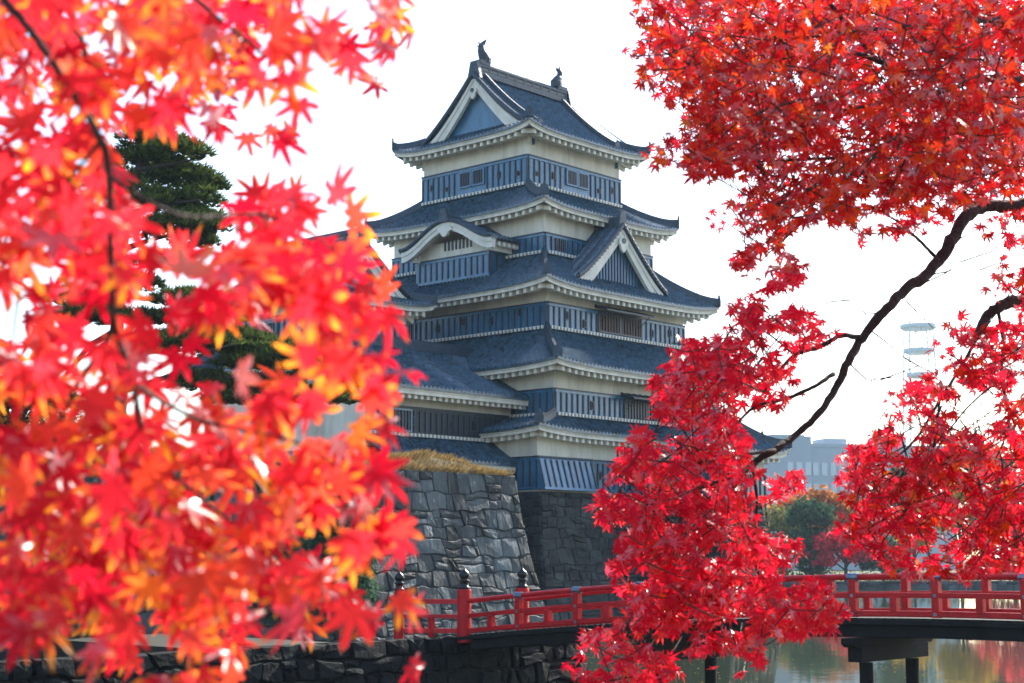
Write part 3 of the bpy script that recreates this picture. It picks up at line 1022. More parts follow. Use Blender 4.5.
for i in range(9000):
    u = r_.uniform(-37, -14.3); q = -12.3 + 1.9 * r_.random() ** 1.3
    if mound(u) < .03 and r_.random() < .7: continue
    z = 7.05 + mound(u) * min(1, (q + 12.3) / .9)
    L = r_.uniform(.12, .36)
    dx, dy = r_.normal(.06, .12), r_.normal(-.08, .12)
    a = r_.uniform(0, math.pi)
    wx, wy = .016 * math.cos(a), .016 * math.sin(a)
    gm.add([(u - wx, q - wy, z - .03), (u + wx, q + wy, z - .03), (u + dx * .5 + wx * .7, q + dy * .5, z + L * .6), (u + dx, q + dy, z + L)], [(0, 1, 2), (0, 2, 3)])
gm.build('blades', M['straw'], gp)
tag(gp, 'dry straw coloured grass along the top edge of the stone bastion', 'grass', kind='stuff')

# ------------------------------------------------------------------ the red bridge
def paint(name, base, rough):
    m = mat(name, base, rough, .32, 3.0, .3, 12, .2, detail=9)
    return m
M['red'] = paint('red_lacquer_paint', (0.44, 0.008, 0.012), 0.36)
M['girder'] = mat('black_timber', (0.010, 0.010, 0.010), 0.8, .4, 2, spec=.2)
M['zinc'] = mat('grey_metal_sleeve', (0.12, 0.17, 0.23), 0.35, .25, 6, metal=.6)
BR0 = Vector((-1.37, 46.0, 0))
br = thing('footbridge', 'red railed wooden footbridge over the moat with black bronze post caps', 'bridge', BR0, CA - R(90))
# local x runs along the bridge (towards the right and the viewer), local y across it (away from the viewer)
BL, BW = 27.0, 2.5
def zd(s): return 1.80 - .85 * ((s - 16.0) / 16.0) ** 2 if s < 16 else 1.80 - .35 * ((s - 16.0) / 16.0) ** 2
def span(mb, s0, s1, y0, y1, z0, z1, m=0, n=None):
    n = n or max(1, int((s1 - s0) / .6))
    for i in range(n):
        a, b = s0 + (s1 - s0) * i / n, s0 + (s1 - s0) * (i + 1) / n
        za, zb_ = zd(a), zd(b)
        mb.hexa([(a, y0, za + z0), (b, y0, zb_ + z0), (a, y1, za + z0), (b, y1, zb_ + z0), (a, y0, za + z1), (b, y0, zb_ + z1), (a, y1, za + z1), (b, y1, zb_ + z1)], m)
def ribbon(mb, s0, s1, sec, m=0):
    n = max(2, int((s1 - s0) / .5))
    cols = []
    for i in range(n + 1):
        s = s0 + (s1 - s0) * i / n
        cols.append([(s, y, zd(s) + z) for y, z in sec] + [(s, sec[0][0], zd(s) + sec[0][1])])
    grid_strip(mb, cols, m)
    mb.add(cols[0][:-1], [tuple(range(len(sec)))], m)
    mb.add(cols[-1][:-1], [tuple(range(len(sec) - 1, -1, -1))], m)
def rect(y, w, z0, z1, b=.02): return [(y - w + b, z0), (y + w - b, z0), (y + w, z0 + b), (y + w, z1 - b), (y + w - b, z1), (y - w + b, z1), (y - w, z1 - b), (y - w, z0 + b)]
dk = MB()
span(dk, -.4, BL, -.22, BW + .22, -.16, -.06)
for i in range(int(BL / .2)):
    s = i * .2
    z = zd(s)
    dk.box(s + .005, s + .19, -.02, BW + .02, z - .06, z - .02)
dk.build('deck', M['girder'], br)
for y in (.08, BW / 2, BW - .08):
    gi = MB()
    ribbon(gi, .3, BL, rect(y, .13, -.46, -.162))
    gi.build('girder', M['girder'], br)
for s in (6.9, 12.85, 18.8, 24.6):
    bt = MB()
    z = zd(s)
    prof = [(-.55, -.68), (BW + .55, -.68), (BW + .68, -.60), (BW + .68, -.47), (-.68, -.47), (-.68, -.60)]
    vs = [(s + dx, y, z + zz) for dx in (-.16, .16) for y, zz in prof]
    k = len(prof)
    bt.add(vs, [tuple(range(k - 1, -1, -1)), tuple(range(k, 2 * k))] + [(i, (i + 1) % k, k + (i + 1) % k, k + i) for i in range(k)])
    bt.box(s - .18, s + .18, -.35, BW + .35, z - 1.02, z - .682)
    b_ = bt.build('pier_cap', M['girder'], br)
    for y in (.15, BW - .15):
        pm = MB()
        pm.tube_z((s, y, -1.8), [(.16, 0), (.16, z + .75)], 14)
        pm.build('pile', M['girder'], b_)
PS = 2.11
for y in (0.0, BW):
    rl = MB()
    ribbon(rl, 0.05, BL, rect(y, .075, .012, .15))
    ribbon(rl, 0.05, BL, rect(y, .06, .44, .56))
    ribbon(rl, 0.05, BL, [(y + .085 * math.cos(2 * math.pi * k / 10), .925 + .075 * math.sin(2 * math.pi * k / 10)) for k in range(10)])
    ro = rl.build('railing', M['red'], br)
    k = 0
    while k * PS < BL:
        s = k * PS
        z = zd(s)
        if k > 0:
            pm = MB()
            pm.box(s - .09, s + .09, y - .095, y + .095, z + .0, z + .87)
            pm.build('post', M['red'], ro, bevel=.012)
            sg = -1 if y == 0 else 1
            for zz, hh in ((.08, .035), (.5, .035)):
                zm = MB()
                zm.box(s - .035, s + .035, min(y, y + sg * .102), max(y, y + sg * .102), z + zz - hh, z + zz + hh)
                zm.build('bolt_plate', M['zinc'], ro)
            zm = MB()
            zm.tube([(s - .14, y, z + .925), (s + .14, y, z + .925)], .098, 10)
            zm.build('sleeve', M['zinc'], ro, bevel=.01)
        sm = MB()
        zc = zd(s + PS / 2)
        sm.box(s + PS / 2 - .085, s + PS / 2 + .085, y - .085, y + .085, zc + .1, zc + .46)
        sm.build('short_post', M['red'], ro, bevel=.012)
        k += 1
    nm = MB()
    nm.tube_z((0, y, .72), [(.20, 0), (.20, 1.48), (.19, 1.51)], 20)
    no_ = nm.build('end_post', M['red'], br, smooth=False)
    fm = MB()
    fm.tube_z((0, y, 2.23), [(.17, 0), (.175, .06), (.12, .075), (.115, .20), (.15, .215), (.155, .25), (.10, .27), (.11, .30), (.155, .37), (.16, .42), (.12, .49), (.05, .54), (.015, .60), (.004, .63)], 18)
    fm.build('finial', M['bronze'], no_, smooth=True)
    # flared end rail
    e0 = Vector((0, y, 0))
    sg = -1 if y == 0 else 1
    if y > 0: continue
    e1 = Vector((-1.55, y + sg * 1.1, 0))
    fl_ = MB()
    for z0, z1, w in ((.98, 1.11, .06), (1.40, 1.51, .055), (1.81, 1.94, .07)):
        fl_.sweep([e0 + Vector((0, 0, z0)), e1 + Vector((0, 0, z0))], w * 2, z1 - z0)
    for f in (.5,):
        p = e0.lerp(e1, f)
        fl_.box(p.x - .07, p.x + .07, p.y - .07, p.y + .07, .85, 1.45)
    fl_.build('end_railing', M['red'], br)
    nm = MB()
    nm.tube_z((e1.x, e1.y, .72), [(.15, 0), (.15, 1.40), (.14, 1.46)], 18)
    no_ = nm.build('end_post', M['red'], br)
    fm = MB()
    fm.tube_z((e1.x, e1.y, 2.18), [(.15, 0), (.155, .05), (.11, .065), (.105, .18), (.135, .195), (.14, .23), (.09, .25), (.10, .28), (.14, .34), (.145, .39), (.11, .46), (.045, .51), (.012, .56)], 18)
    fm.build('finial', M['bronze'], no_, smooth=True)

# ------------------------------------------------------------------ vegetation helpers
def needle_mat(name, c1, c2):
    return trans_mat(name, c1, c2, mix=.3)
M['bark'] = mat('dark_bark', (0.035, 0.026, 0.02), 0.9, .4, 8, .8, 18)
M['maple_bark'] = mat('maple_bark', (0.028, 0.02, 0.017), 0.85, .4, 10, .6, 30)
M['pine'] = needle_mat('pine_needle', (0.025, 0.05, 0.012), (0.13, 0.17, 0.04))
M['green'] = trans_mat('dark_green_leaf', (0.03, 0.075, 0.045), (0.07, 0.13, 0.06), mix=.35)
M['olive'] = trans_mat('yellow_green_leaf', (0.10, 0.12, 0.03), (0.24, 0.22, 0.06), mix=.4)
M['orange'] = trans_mat('orange_leaf', (0.30, 0.10, 0.02), (0.50, 0.20, 0.05), mix=.45)
M['yellow'] = trans_mat('yellow_leaf', (0.45, 0.27, 0.03), (0.6, 0.40, 0.05), mix=.45)
M['farred'] = trans_mat('far_red_leaf', (0.5, 0.02, 0.05), (0.8, 0.08, 0.10), mix=.55)

def clump_mesh(name, mats, parent, blobs, n, size, seed, surf=.55, squash=.6):
    """many small leaf clumps spread through a set of ellipsoids (cx,cy,cz,rx,ry,rz)"""
    r = np.random.default_rng(seed)
    vol = np.array([b[3] * b[4] * b[5] for b in blobs]) ** .75
    pick = r.choice(len(blobs), n, p=vol / vol.sum())
    B = np.array(blobs)[pick]
    d = r.normal(size=(n, 3)); d /= np.linalg.norm(d, axis=1)[:, None]
    rad = (1 - surf * r.random(n) ** 1.7) * (1 + .14 * r.normal(size=n))
    P = B[:, :3] + d * B[:, 3:] * rad[:, None]
    k = 5
    nrm = d + r.normal(size=(n, 3)) * .7 + np.array([0, 0, .4]); nrm /= np.linalg.norm(nrm, axis=1)[:, None]
    t = np.cross(nrm, r.normal(size=(n, 3))); t /= np.linalg.norm(t, axis=1)[:, None]
    b = np.cross(nrm, t)
    S = size * r.uniform(.5, 1.4, n)
    V = np.zeros((n, k, 3))
    for j in range(k):
        a = 2 * math.pi * j / k
        rr = S * r.uniform(.45, 1.1, n)
        V[:, j] = P + (t * math.cos(a) + b * math.sin(a) * squash) * rr[:, None] + nrm * (r.normal(size=n) * .15 * S)[:, None]
    me = bpy.data.meshes.new(name)
    me.from_pydata(V.reshape(-1, 3).tolist(), [], [tuple(range(i * k, i * k + k)) for i in range(n)])
    me.materials.append(mats)
    o = bpy.data.objects.new(name, me); col.objects.link(o)
    if parent: o.parent = parent
    return o

def round_tree(name, label, cat, base, blobs, m, n, size, seed, trunk_r=.2, group=None):
    t = thing(name, label, cat, base, 0, group)
    top = max(b[2] for b in blobs)
    tm = MB()
    r = random.Random(seed)
    tm.tube([(0, 0, -.3), (r.uniform(-.1, .1), 0, top * .35), (r.uniform(-.2, .2), .1, top * .7), (0, 0, top)], [trunk_r, trunk_r * .8, trunk_r * .5, trunk_r * .2], 8)
    for b in blobs:
        tm.tube([(0, 0, max(.3, b[2] * .45)), (b[0] * .5, b[1] * .5, b[2] * .75), (b[0], b[1], b[2])], [trunk_r * .5, trunk_r * .3, .03], 6)
    tm.build('trunk', M['bark'], t)
    clump_mesh('crown', m, t, blobs, n, size, seed)
    return t

def pine_pads(parent, pads, n, seed, L=.2):
    """flat pads of needle tufts"""
    r = np.random.default_rng(seed)
    tot = np.array([p[3] * p[4] for p in pads]); pick = r.choice(len(pads), n, p=tot / tot.sum())
    P = np.array(pads)[pick]
    a = r.uniform(0, 2 * math.pi, n); rr = np.sqrt(r.random(n)) * (1 + .10 * r.normal(size=n))
    C = np.stack([P[:, 0] + np.cos(a) * rr * P[:, 3], P[:, 1] + np.sin(a) * rr * P[:, 4], P[:, 2] + P[:, 5] * (r.random(n) * np.sqrt(np.clip(1.05 - rr ** 2, .05, 1)) - .25)], 1)
    k = 9
    V = np.zeros((n, k, 3, 3))
    for j in range(k):
        d = r.normal(size=(n, 3)); d[:, 2] = np.abs(d[:, 2]) * .9 + .15; d /= np.linalg.norm(d, axis=1)[:, None]
        s = np.cross(d, r.normal(size=(n, 3))); s /= np.linalg.norm(s, axis=1)[:, None]
        ln = L * r.uniform(.7, 1.3, n)[:, None]
        V[:, j, 0] = C - s * ln * .13
        V[:, j, 1] = C + s * ln * .13
        V[:, j, 2] = C + d * ln
    me = bpy.data.meshes.new('crown')
    me.from_pydata(V.reshape(-1, 3).tolist(), [], [(3 * i, 3 * i + 1, 3 * i + 2) for i in range(n * k)])
    me.materials.append(M['pine'])
    o = bpy.data.objects.new('crown', me); col.objects.link(o); o.parent = parent
    return o

# ------------------------------------------------------------------ the old pine on the bastion, behind the left maple
PB = at(118, 484, 62); PB.z = -.5
pine = thing('pine_tree', 'old pine with flat dark green pads behind the blurred maple leaves', 'tree', PB)
def lp(x, y, d=62): return at(x, y, d) - PB
tm = MB()
trunk = [lp(124, 650), lp(123, 560), lp(122, 492), lp(116, 440), lp(120, 390), lp(117, 330), lp(120, 270), lp(126, 215), lp(138, 170), lp(150, 135)]
tm.tube(trunk, [.5, .46, .42, .34, .3, .26, .23, .19, .14, .06], 10)
limbs = [((118, 392), (150, 383), (180, 372), (205, 352), (235, 344)), ((118, 350), (150, 352), (200, 350)), ((119, 300), (95, 306), (70, 300)), ((122, 250), (150, 240), (185, 232)), ((126, 215), (160, 205), (200, 200)),
         ((132, 190), (110, 180), (92, 178)), ((180, 372), (230, 378), (290, 372)), ((118, 330), (90, 345), (50, 395), (20, 400)), ((138, 170), (170, 165), (190, 160))]
for i, lb in enumerate(limbs):
    pts = [lp(x, y, 62 + (j * (.7 if i % 2 else -.7))) for j, (x, y) in enumerate(lb)]
    tm.tube(pts, [.15 - .12 * j / (len(pts) - 1) for j in range(len(pts))], 7)
tm.build('trunk', M['bark'], pine)
pads = []
for x, y, rx, ry, dz in ((250, 398, 46, 12, .6), (325, 398, 36, 12, -.3), (205, 384, 40, 12, .3), (350, 384, 20, 9, .2), (160, 262, 30, 9, .4), (128, 284, 34, 9, -.5), (186, 300, 36, 9, .5), (225, 318, 30, 9, -.4), (140, 160, 34, 16, .5), (140, 200, 34, 16, -.8), (150, 232, 30, 12, .4), (206, 185, 22, 12, .7), (208, 222, 22, 12, -.4), (150, 138, 30, 16, 0), (176, 152, 34, 15, -1), (178, 178, 40, 14, .8), (196, 200, 28, 12, 0), (165, 205, 36, 14, 1), (183, 226, 40, 14, -.6), (196, 243, 24, 9, .5), (110, 180, 30, 12, .6), (75, 298, 40, 10, .5), (95, 317, 45, 9, -.6),
                        (190, 345, 60, 12, -.5), (240, 340, 34, 10, .5), (262, 362, 46, 15, 0), (290, 355, 34, 14, -.7), (312, 372, 22, 14, .3), (270, 388, 44, 12, .6), (150, 320, 34, 8, .8), (30, 402, 50, 14, 0), (205, 328, 34, 7, .6)):
    c_ = lp(x, y, 62 + dz)
    m_ = 62 / F_PX
    pads.append((c_.x, c_.y, c_.z, rx * m_, rx * m_ * .8, ry * m_ * 1.5))
pine_pads(pine, pads, 8600, 5, .34)

# low autumn shrub on the bastion at the far left
sb = W(-38.2, -7.8, 7.15)
round_tree('autumn_shrub', 'low orange and brown shrub on the bastion at the far left', 'shrub', sb, [(-1.3, 0, 1.3, 1.3, 1, 1.0), (.5, .2, 1.2, 1.4, 1, .9), (2.4, 0, .9, 1.3, .9, .8), (-3.0, .4, 1.1, 1.1, .9, .9)], M['orange'], 2600, .13, 9, .06)
sb2 = W(-39.5, -5.5, 7.05)
round_tree('evergreen_bush', 'dark green bush behind the orange shrub at the far left', 'shrub', sb2, [(-1.5, 0, 1.6, 1.5, 1, 1.5), (.6, .2, 1.7, 1.6, 1, 1.5), (2.9, 0, 1.2, 1.4, .9, 1.2), (-3.6, .4, 1.4, 1.3, .9, 1.3), (-6, 0, 1.6, 1.6, 1, 1.5)], M['green'], 4200, .16, 19, .08)

for lab, xx, top, ww, dd, sd in (('tall dark evergreen added to darken the bastion, beside the bridge end behind the maple', 338, 452, 84, 68, 51), ('dark evergreen added to darken the bastion, behind the densest orange leaves', 262, 462, 90, 66, 52), ('dark evergreen added to darken the bastion below the pine trunk', 175, 455, 100, 63, 53), ('dark evergreen added to darken the bastion at the far left edge', 60, 468, 110, 58, 54)):  # unseen trees, added so gaps between the maple leaves show dark
    b0 = at(xx, 600, dd); b0.z = -.45
    hh = at(xx, top, dd).z + .45
    wm = ww * dd / F_PX
    round_tree('evergreen_tree', lab, 'tree', b0, [(0, 0, hh * .78, wm * .30, wm * .3, hh * .2), (-wm * .18, 0, hh * .5, wm * .32, wm * .3, hh * .25), (wm * .18, .2, hh * .52, wm * .32, wm * .3, hh * .24), (0, -.2, hh * .25, wm * .46, wm * .4, hh * .24)], M['green'], 4200, .2, sd, .12, 'evergreens added to darken the bastion front')

# ------------------------------------------------------------------ the far bank
def far(x, d):
    p = at(x, 588, d); p.z = 0.1
    return p
def pxm(d): return d / F_PX
def ftree(name, label, cat, x, d, top, w, m, n, seed, parts=None, group='trees and shrubs on the far bank', size=None, low=.25):
    base = far(x, d)
    h = at(x, top, d).z - .1
    wm = w * pxm(d)
    if parts is None:
        r = random.Random(seed)
        parts = []
        for i in range(6):
            a = i * 2.4 + r.random()
            q = r.uniform(.15, .34) * wm
            zz = r.uniform(low + .22, .80)
            parts.append((q * math.cos(a), q * math.sin(a), h * zz, wm * r.uniform(.20, .30), wm * r.uniform(.2, .3), h * r.uniform(.14, .2)))
        parts.append((0, 0, h * .82, wm * .26, wm * .26, h * .17))
    return round_tree(name, label, cat, base, parts, m, n, size or wm * .05, seed, wm * .03, group)
H_ = at(812, 502, 190).z; w_ = 48 * pxm(190)
ftree('clipped_pine', 'rounded clipped dark pine in two tiers on the far bank', 'tree', 812, 190, 502, 48, M['green'], 3000, 3,
      [(0, 0, H_ * .86, w_ * .46, w_ * .46, H_ * .15), (-w_ * .28, 0, H_ * .78, w_ * .22, w_ * .3, H_ * .09), (w_ * .28, 0, H_ * .77, w_ * .22, w_ * .3, H_ * .09), (-w_ * .08, -.4, H_ * .50, w_ * .45, w_ * .4, H_ * .17), (w_ * .2, 0, H_ * .55, w_ * .3, w_ * .3, H_ * .12), (0, 0, H_ * .28, w_ * .36, w_ * .36, H_ * .2)], size=.42)
ftree('autumn_tree', 'wide orange tree behind the clipped pine on the far bank', 'tree', 820, 215, 488, 96, M['orange'], 3200, 4)
ftree('autumn_tree', 'pale olive tree left of the clipped pine on the far bank', 'tree', 782, 205, 505, 60, M['olive'], 1800, 5)
ftree('red_maple', 'rounded pink red maple on the far bank right of the clipped pine', 'tree', 846, 188, 524, 66, M['farred'], 2400, 6, low=.0)
ftree('dark_bush', 'dark green bush at the water left of the clipped pine', 'shrub', 772, 189, 546, 44, M['green'], 1500, 7, low=0)
ftree('dark_bush', 'broad dark bush at the water right of the pink maple', 'shrub', 884, 189, 537, 52, M['green'], 1800, 8, low=0)
ftree('dark_bush', 'dark bush near the keep base, behind the drooping red spray', 'shrub', 728, 190, 540, 60, M['green'], 1500, 17, low=0)
ftree('olive_shrub', 'low yellow green shrub at the foot of the clipped pine', 'shrub', 826, 188.5, 570, 22, M['olive'], 500, 9, low=0)
ftree('yellow_tree', 'bright yellow ginkgo tree behind the red leaves on the far bank', 'tree', 962, 200, 474, 70, M['yellow'], 2600, 10)
ftree('yellow_tree', 'smaller golden tree between the ginkgo and the dark bush', 'tree', 915, 207, 500, 50, M['yellow'], 1600, 12)
ftree('red_maple', 'red maple at the right end of the far bank', 'tree', 1016, 192, 492, 84, M['farred'], 2200, 11, low=0)
ftree('evergreen_tree', 'dark evergreen between the two yellow and red trees', 'tree', 985, 215, 440, 90, M['green'], 2600, 13)
ftree('evergreen_tree', 'dark evergreen behind the drooping red spray beside the keep', 'tree', 690, 210, 500, 70, M['green'], 1500, 14)
ftree('evergreen_tree', 'tall evergreen behind the golden tree in front of the offices', 'tree', 900, 220, 462, 64, M['green'], 2200, 15)
hd = thing('hedge', 'long low clipped hedge along the far water edge', 'hedge', (0, 0, 0))
blobs = []
for i in range(60):
    x = 610 + i * 9
    p = far(x, 189.6)
    blobs.append((p.x, p.y, .75, .8, .6, .75))
clump_mesh('crown', M['olive'], hd, blobs, 3200, .2, 21)
bk = thing('bank_wall', 'low grey stone edging wall along the far bank', 'stone wall', (0, 0, 0))
m = MB()
x0, x1 = far(560, 187.6).x, far(1200, 187.6).x
stone_face(m, lambda u, v, d: (x0 + u, 187.7 - d, -.95 + v), x1 - x0, 1.1, 1.2, .55, 31, .12)
m.build('stonework', [M['stone'], M['joint']], bk)

# ------------------------------------------------------------------ town beyond: office block and telecom tower
M['concrete'] = mat('haze_pale_concrete', (0.36, 0.41, 0.46), 0.85, .08, .05)  # pale tone carries part of the distance haze
M['pane'] = mat('window_glass', (0.45, 0.52, 0.58), 0.15, .1, .1, spec=.8)
OD = 330.0
k_ = pxm(OD)
of = thing('office_building', 'pale grey office block beyond the trees, rows of tall windows', 'building', (at(785, 555, OD).x, OD, 0), R(14))
om = MB()
hA = at(790, 436, OD).z; hB = at(850, 446, OD).z
om.box(-3, 6.5, 0, 16, 0, hA)
om.box(-2.0, 5.5, 1, 14, hA, hA + .4)
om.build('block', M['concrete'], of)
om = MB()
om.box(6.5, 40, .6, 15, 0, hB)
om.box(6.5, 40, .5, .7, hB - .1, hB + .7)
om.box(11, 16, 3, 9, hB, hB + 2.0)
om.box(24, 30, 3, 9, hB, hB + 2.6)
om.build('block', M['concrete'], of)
for row, (ya, yb) in enumerate(((462, 475), (483, 496), (504, 517))):
    z1, z0 = at(800, ya, OD).z, at(800, yb, OD).z
    for i in range(19):
        x = 1.0 + i * 2.0
        yy = 0 if x < 6.3 else .6
        wmb = MB()
        wmb.box(x, x + 1.25, yy - .12, yy + .02, z0, z1)
        wmb.build('window', M['pane'], of)
M['mast'] = mat('haze_pale_steel', (0.55, 0.62, 0.68), 0.6, .1, .1)  # steel lightened towards the sky, distance haze put into the colour
TD = 480.0
tw = thing('telecom_tower', 'pale steel lattice telecom tower with round platforms, beyond the red leaves', 'tower', (at(926, 555, TD).x, TD, 0))
kt_ = pxm(TD)
tm = MB()
ztop = at(922, 296, TD).z
def hw_(z): return 3.2 + 2.6 * (1 - z / ztop)
lv = np.linspace(0, ztop * .90, 15)
for sx, sy in ((-1, -1), (1, -1), (1, 1), (-1, 1)):
    tm.tube([(sx * hw_(z), sy * hw_(z), z) for z in (0, ztop * .9)], .22, 6)
for a, b in zip(lv[:-1], lv[1:]):
    for c1, c2 in (((-1, -1), (1, -1)), ((1, -1), (1, 1)), ((1, 1), (-1, 1)), ((-1, 1), (-1, -1))):
        tm.tube([(c1[0] * hw_(a), c1[1] * hw_(a), a), (c2[0] * hw_(b), c2[1] * hw_(b), b)], .11, 5)
        tm.tube([(c2[0] * hw_(a), c2[1] * hw_(a), a), (c1[0] * hw_(b), c1[1] * hw_(b), b)], .11, 5)
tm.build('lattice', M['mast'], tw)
for y_, rr in ((327, 18), (351, 15), (375, 13)):
    pm = MB()
    z = at(922, y_, TD).z
    R_ = rr * kt_
    pm.tube_z((0, 0, z - .9), [(R_ * .8, 0), (R_, .5), (R_, 1.5), (R_ * .97, 1.5), (R_ * .97, .9), (.5, .8)], 28)
    pm.build('platform', M['mast'], tw)
for i, (dx, dy) in enumerate(((-3, -2), (0, 3), (3.5, -1), (1, -4), (-4, 2))):
    am = MB()
    am.tube([(dx, dy, ztop * .86), (dx, dy, ztop * (.95 + .02 * i))], .12, 6)
    am.build('antenna', M['mast'], tw)

# ------------------------------------------------------------------ maple leaves
def leaf_template(near):
    ang = [(-128, .34), (-86, .70), (-43, .92), (0, 1.0), (43, .92), (86, .70), (128, .34)]
    def P(a, r): return (r * math.sin(R(a)), r * math.cos(R(a)))
    out = [(*P(180, .05), .05)]
    for i, (a, L) in enumerate(ang):
        if i == 0: out.append((*P(-160, .13), .13))
        else: out.append((*P((a + ang[i - 1][0]) / 2, .33 if near else .30), .33))
        w = math.degrees(math.asin(min(.9, .135 / (.56 * max(L, .42)))))
        side = [(w * .95, .48), (w * .52, .74)] if near else [(w * .85, .56)]
        for da, f in side: out.append((*P(a - da, L * f), L * f))
        out.append((*P(a, L), L))
        for da, f in reversed(side): out.append((*P(a + da, L * f), L * f))
    out.append((*P(160, .13), .13))
    return np.array([(0, 0, 0)] + out)

def maple_mat(name, ramp, tip, tipw, gloss=.14):
    m = bpy.data.materials.new(name)
    m.use_nodes = True
    n, l = m.node_tree.nodes, m.node_tree.links
    n.remove(n['Principled BSDF'])
    at_ = n.new('ShaderNodeAttribute'); at_.attribute_name = 'leafcol'
    sep = n.new('ShaderNodeSeparateColor')
    l.new(at_.outputs['Color'], sep.inputs[0])
    cr = n.new('ShaderNodeValToRGB')
    els = cr.color_ramp.elements
    els[0].position, els[0].color = ramp[0][0], (*ramp[0][1], 1)
    els[1].position, els[1].color = ramp[-1][0], (*ramp[-1][1], 1)
    for p, c in ramp[1:-1]:
        e = els.new(p); e.color = (*c, 1)
    l.new(sep.outputs[0], cr.inputs[0])
    # tips and blotches of another colour on some leaves
    tc = n.new('ShaderNodeTexCoord')
    no = n.new('ShaderNodeTexNoise'); no.inputs['Scale'].default_value = 28; no.inputs['Detail'].default_value = 2
    l.new(tc.outputs['Object'], no.inputs['Vector'])
    ad = n.new('ShaderNodeMath'); ad.operation = 'MULTIPLY_ADD'; ad.inputs[1].default_value = .9
    l.new(no.outputs[0], ad.inputs[0]); l.new(sep.outputs[1], ad.inputs[2])
    mu = n.new('ShaderNodeMath'); mu.operation = 'MULTIPLY_ADD'; mu.inputs[1].default_value = .55
    l.new(sep.outputs[2], mu.inputs[0]); l.new(ad.outputs[0], mu.inputs[2])
    mr = n.new('ShaderNodeMapRange'); mr.inputs[1].default_value = tipw; mr.inputs[2].default_value = tipw + .4
    l.new(mu.outputs[0], mr.inputs[0])
    mix = n.new('ShaderNodeMix'); mix.data_type = 'RGBA'
    l.new(mr.outputs[0], mix.inputs['Factor']); l.new(cr.outputs[0], mix.inputs['A'])
    mix.inputs['B'].default_value = (*tip, 1)
    c = mix.outputs['Result']
    d = n.new('ShaderNodeBsdfDiffuse'); t = n.new('ShaderNodeBsdfTranslucent'); g = n.new('ShaderNodeBsdfGlossy')
    g.inputs['Roughness'].default_value = .38
    l.new(c, d.inputs[0]); l.new(c, t.inputs[0])
    mx = n.new('ShaderNodeMixShader'); mx.inputs[0].default_value = .70
    l.new(d.outputs[0], mx.inputs[1]); l.new(t.outputs[0], mx.inputs[2])
    fr = n.new('ShaderNodeFresnel'); fr.inputs[0].default_value = 1.4
    fm_ = n.new('ShaderNodeMath'); fm_.operation = 'MULTIPLY'; fm_.inputs[1].default_value = gloss
    l.new(fr.outputs[0], fm_.inputs[0])
    m2 = n.new('ShaderNodeMixShader')
    l.new(fm_.outputs[0], m2.inputs[0])
    l.new(mx.outputs[0], m2.inputs[1]); l.new(g.outputs[0], m2.inputs[2])
    l.new(m2.outputs[0], n['Material Output'].inputs[0])
    return m
M['leaf_red'] = maple_mat('crimson_maple_leaf', [(0, (0.52, 0.006, 0.025)), (.5, (0.80, 0.014, 0.045)), (.85, (0.86, 0.03, 0.04)), (1, (0.88, 0.10, 0.02))], (0.80, 0.14, 0.02), 1.62)
M['leaf_scarlet'] = maple_mat('scarlet_maple_leaf', [(0, (0.36, 0.004, 0.010)), (.5, (0.62, 0.016, 0.014)), (.8, (0.76, 0.07, 0.012)), (1, (0.84, 0.20, 0.015))], (0.82, 0.18, 0.02), 1.6)
M['leaf_orange'] = maple_mat('orange_red_maple_leaf', [(0, (0.58, 0.010, 0.030)), (.5, (0.85, 0.036, 0.050)), (.82, (0.90, 0.085, 0.035)), (1, (0.92, 0.25, 0.03))], (0.90, 0.36, 0.03), 1.34)

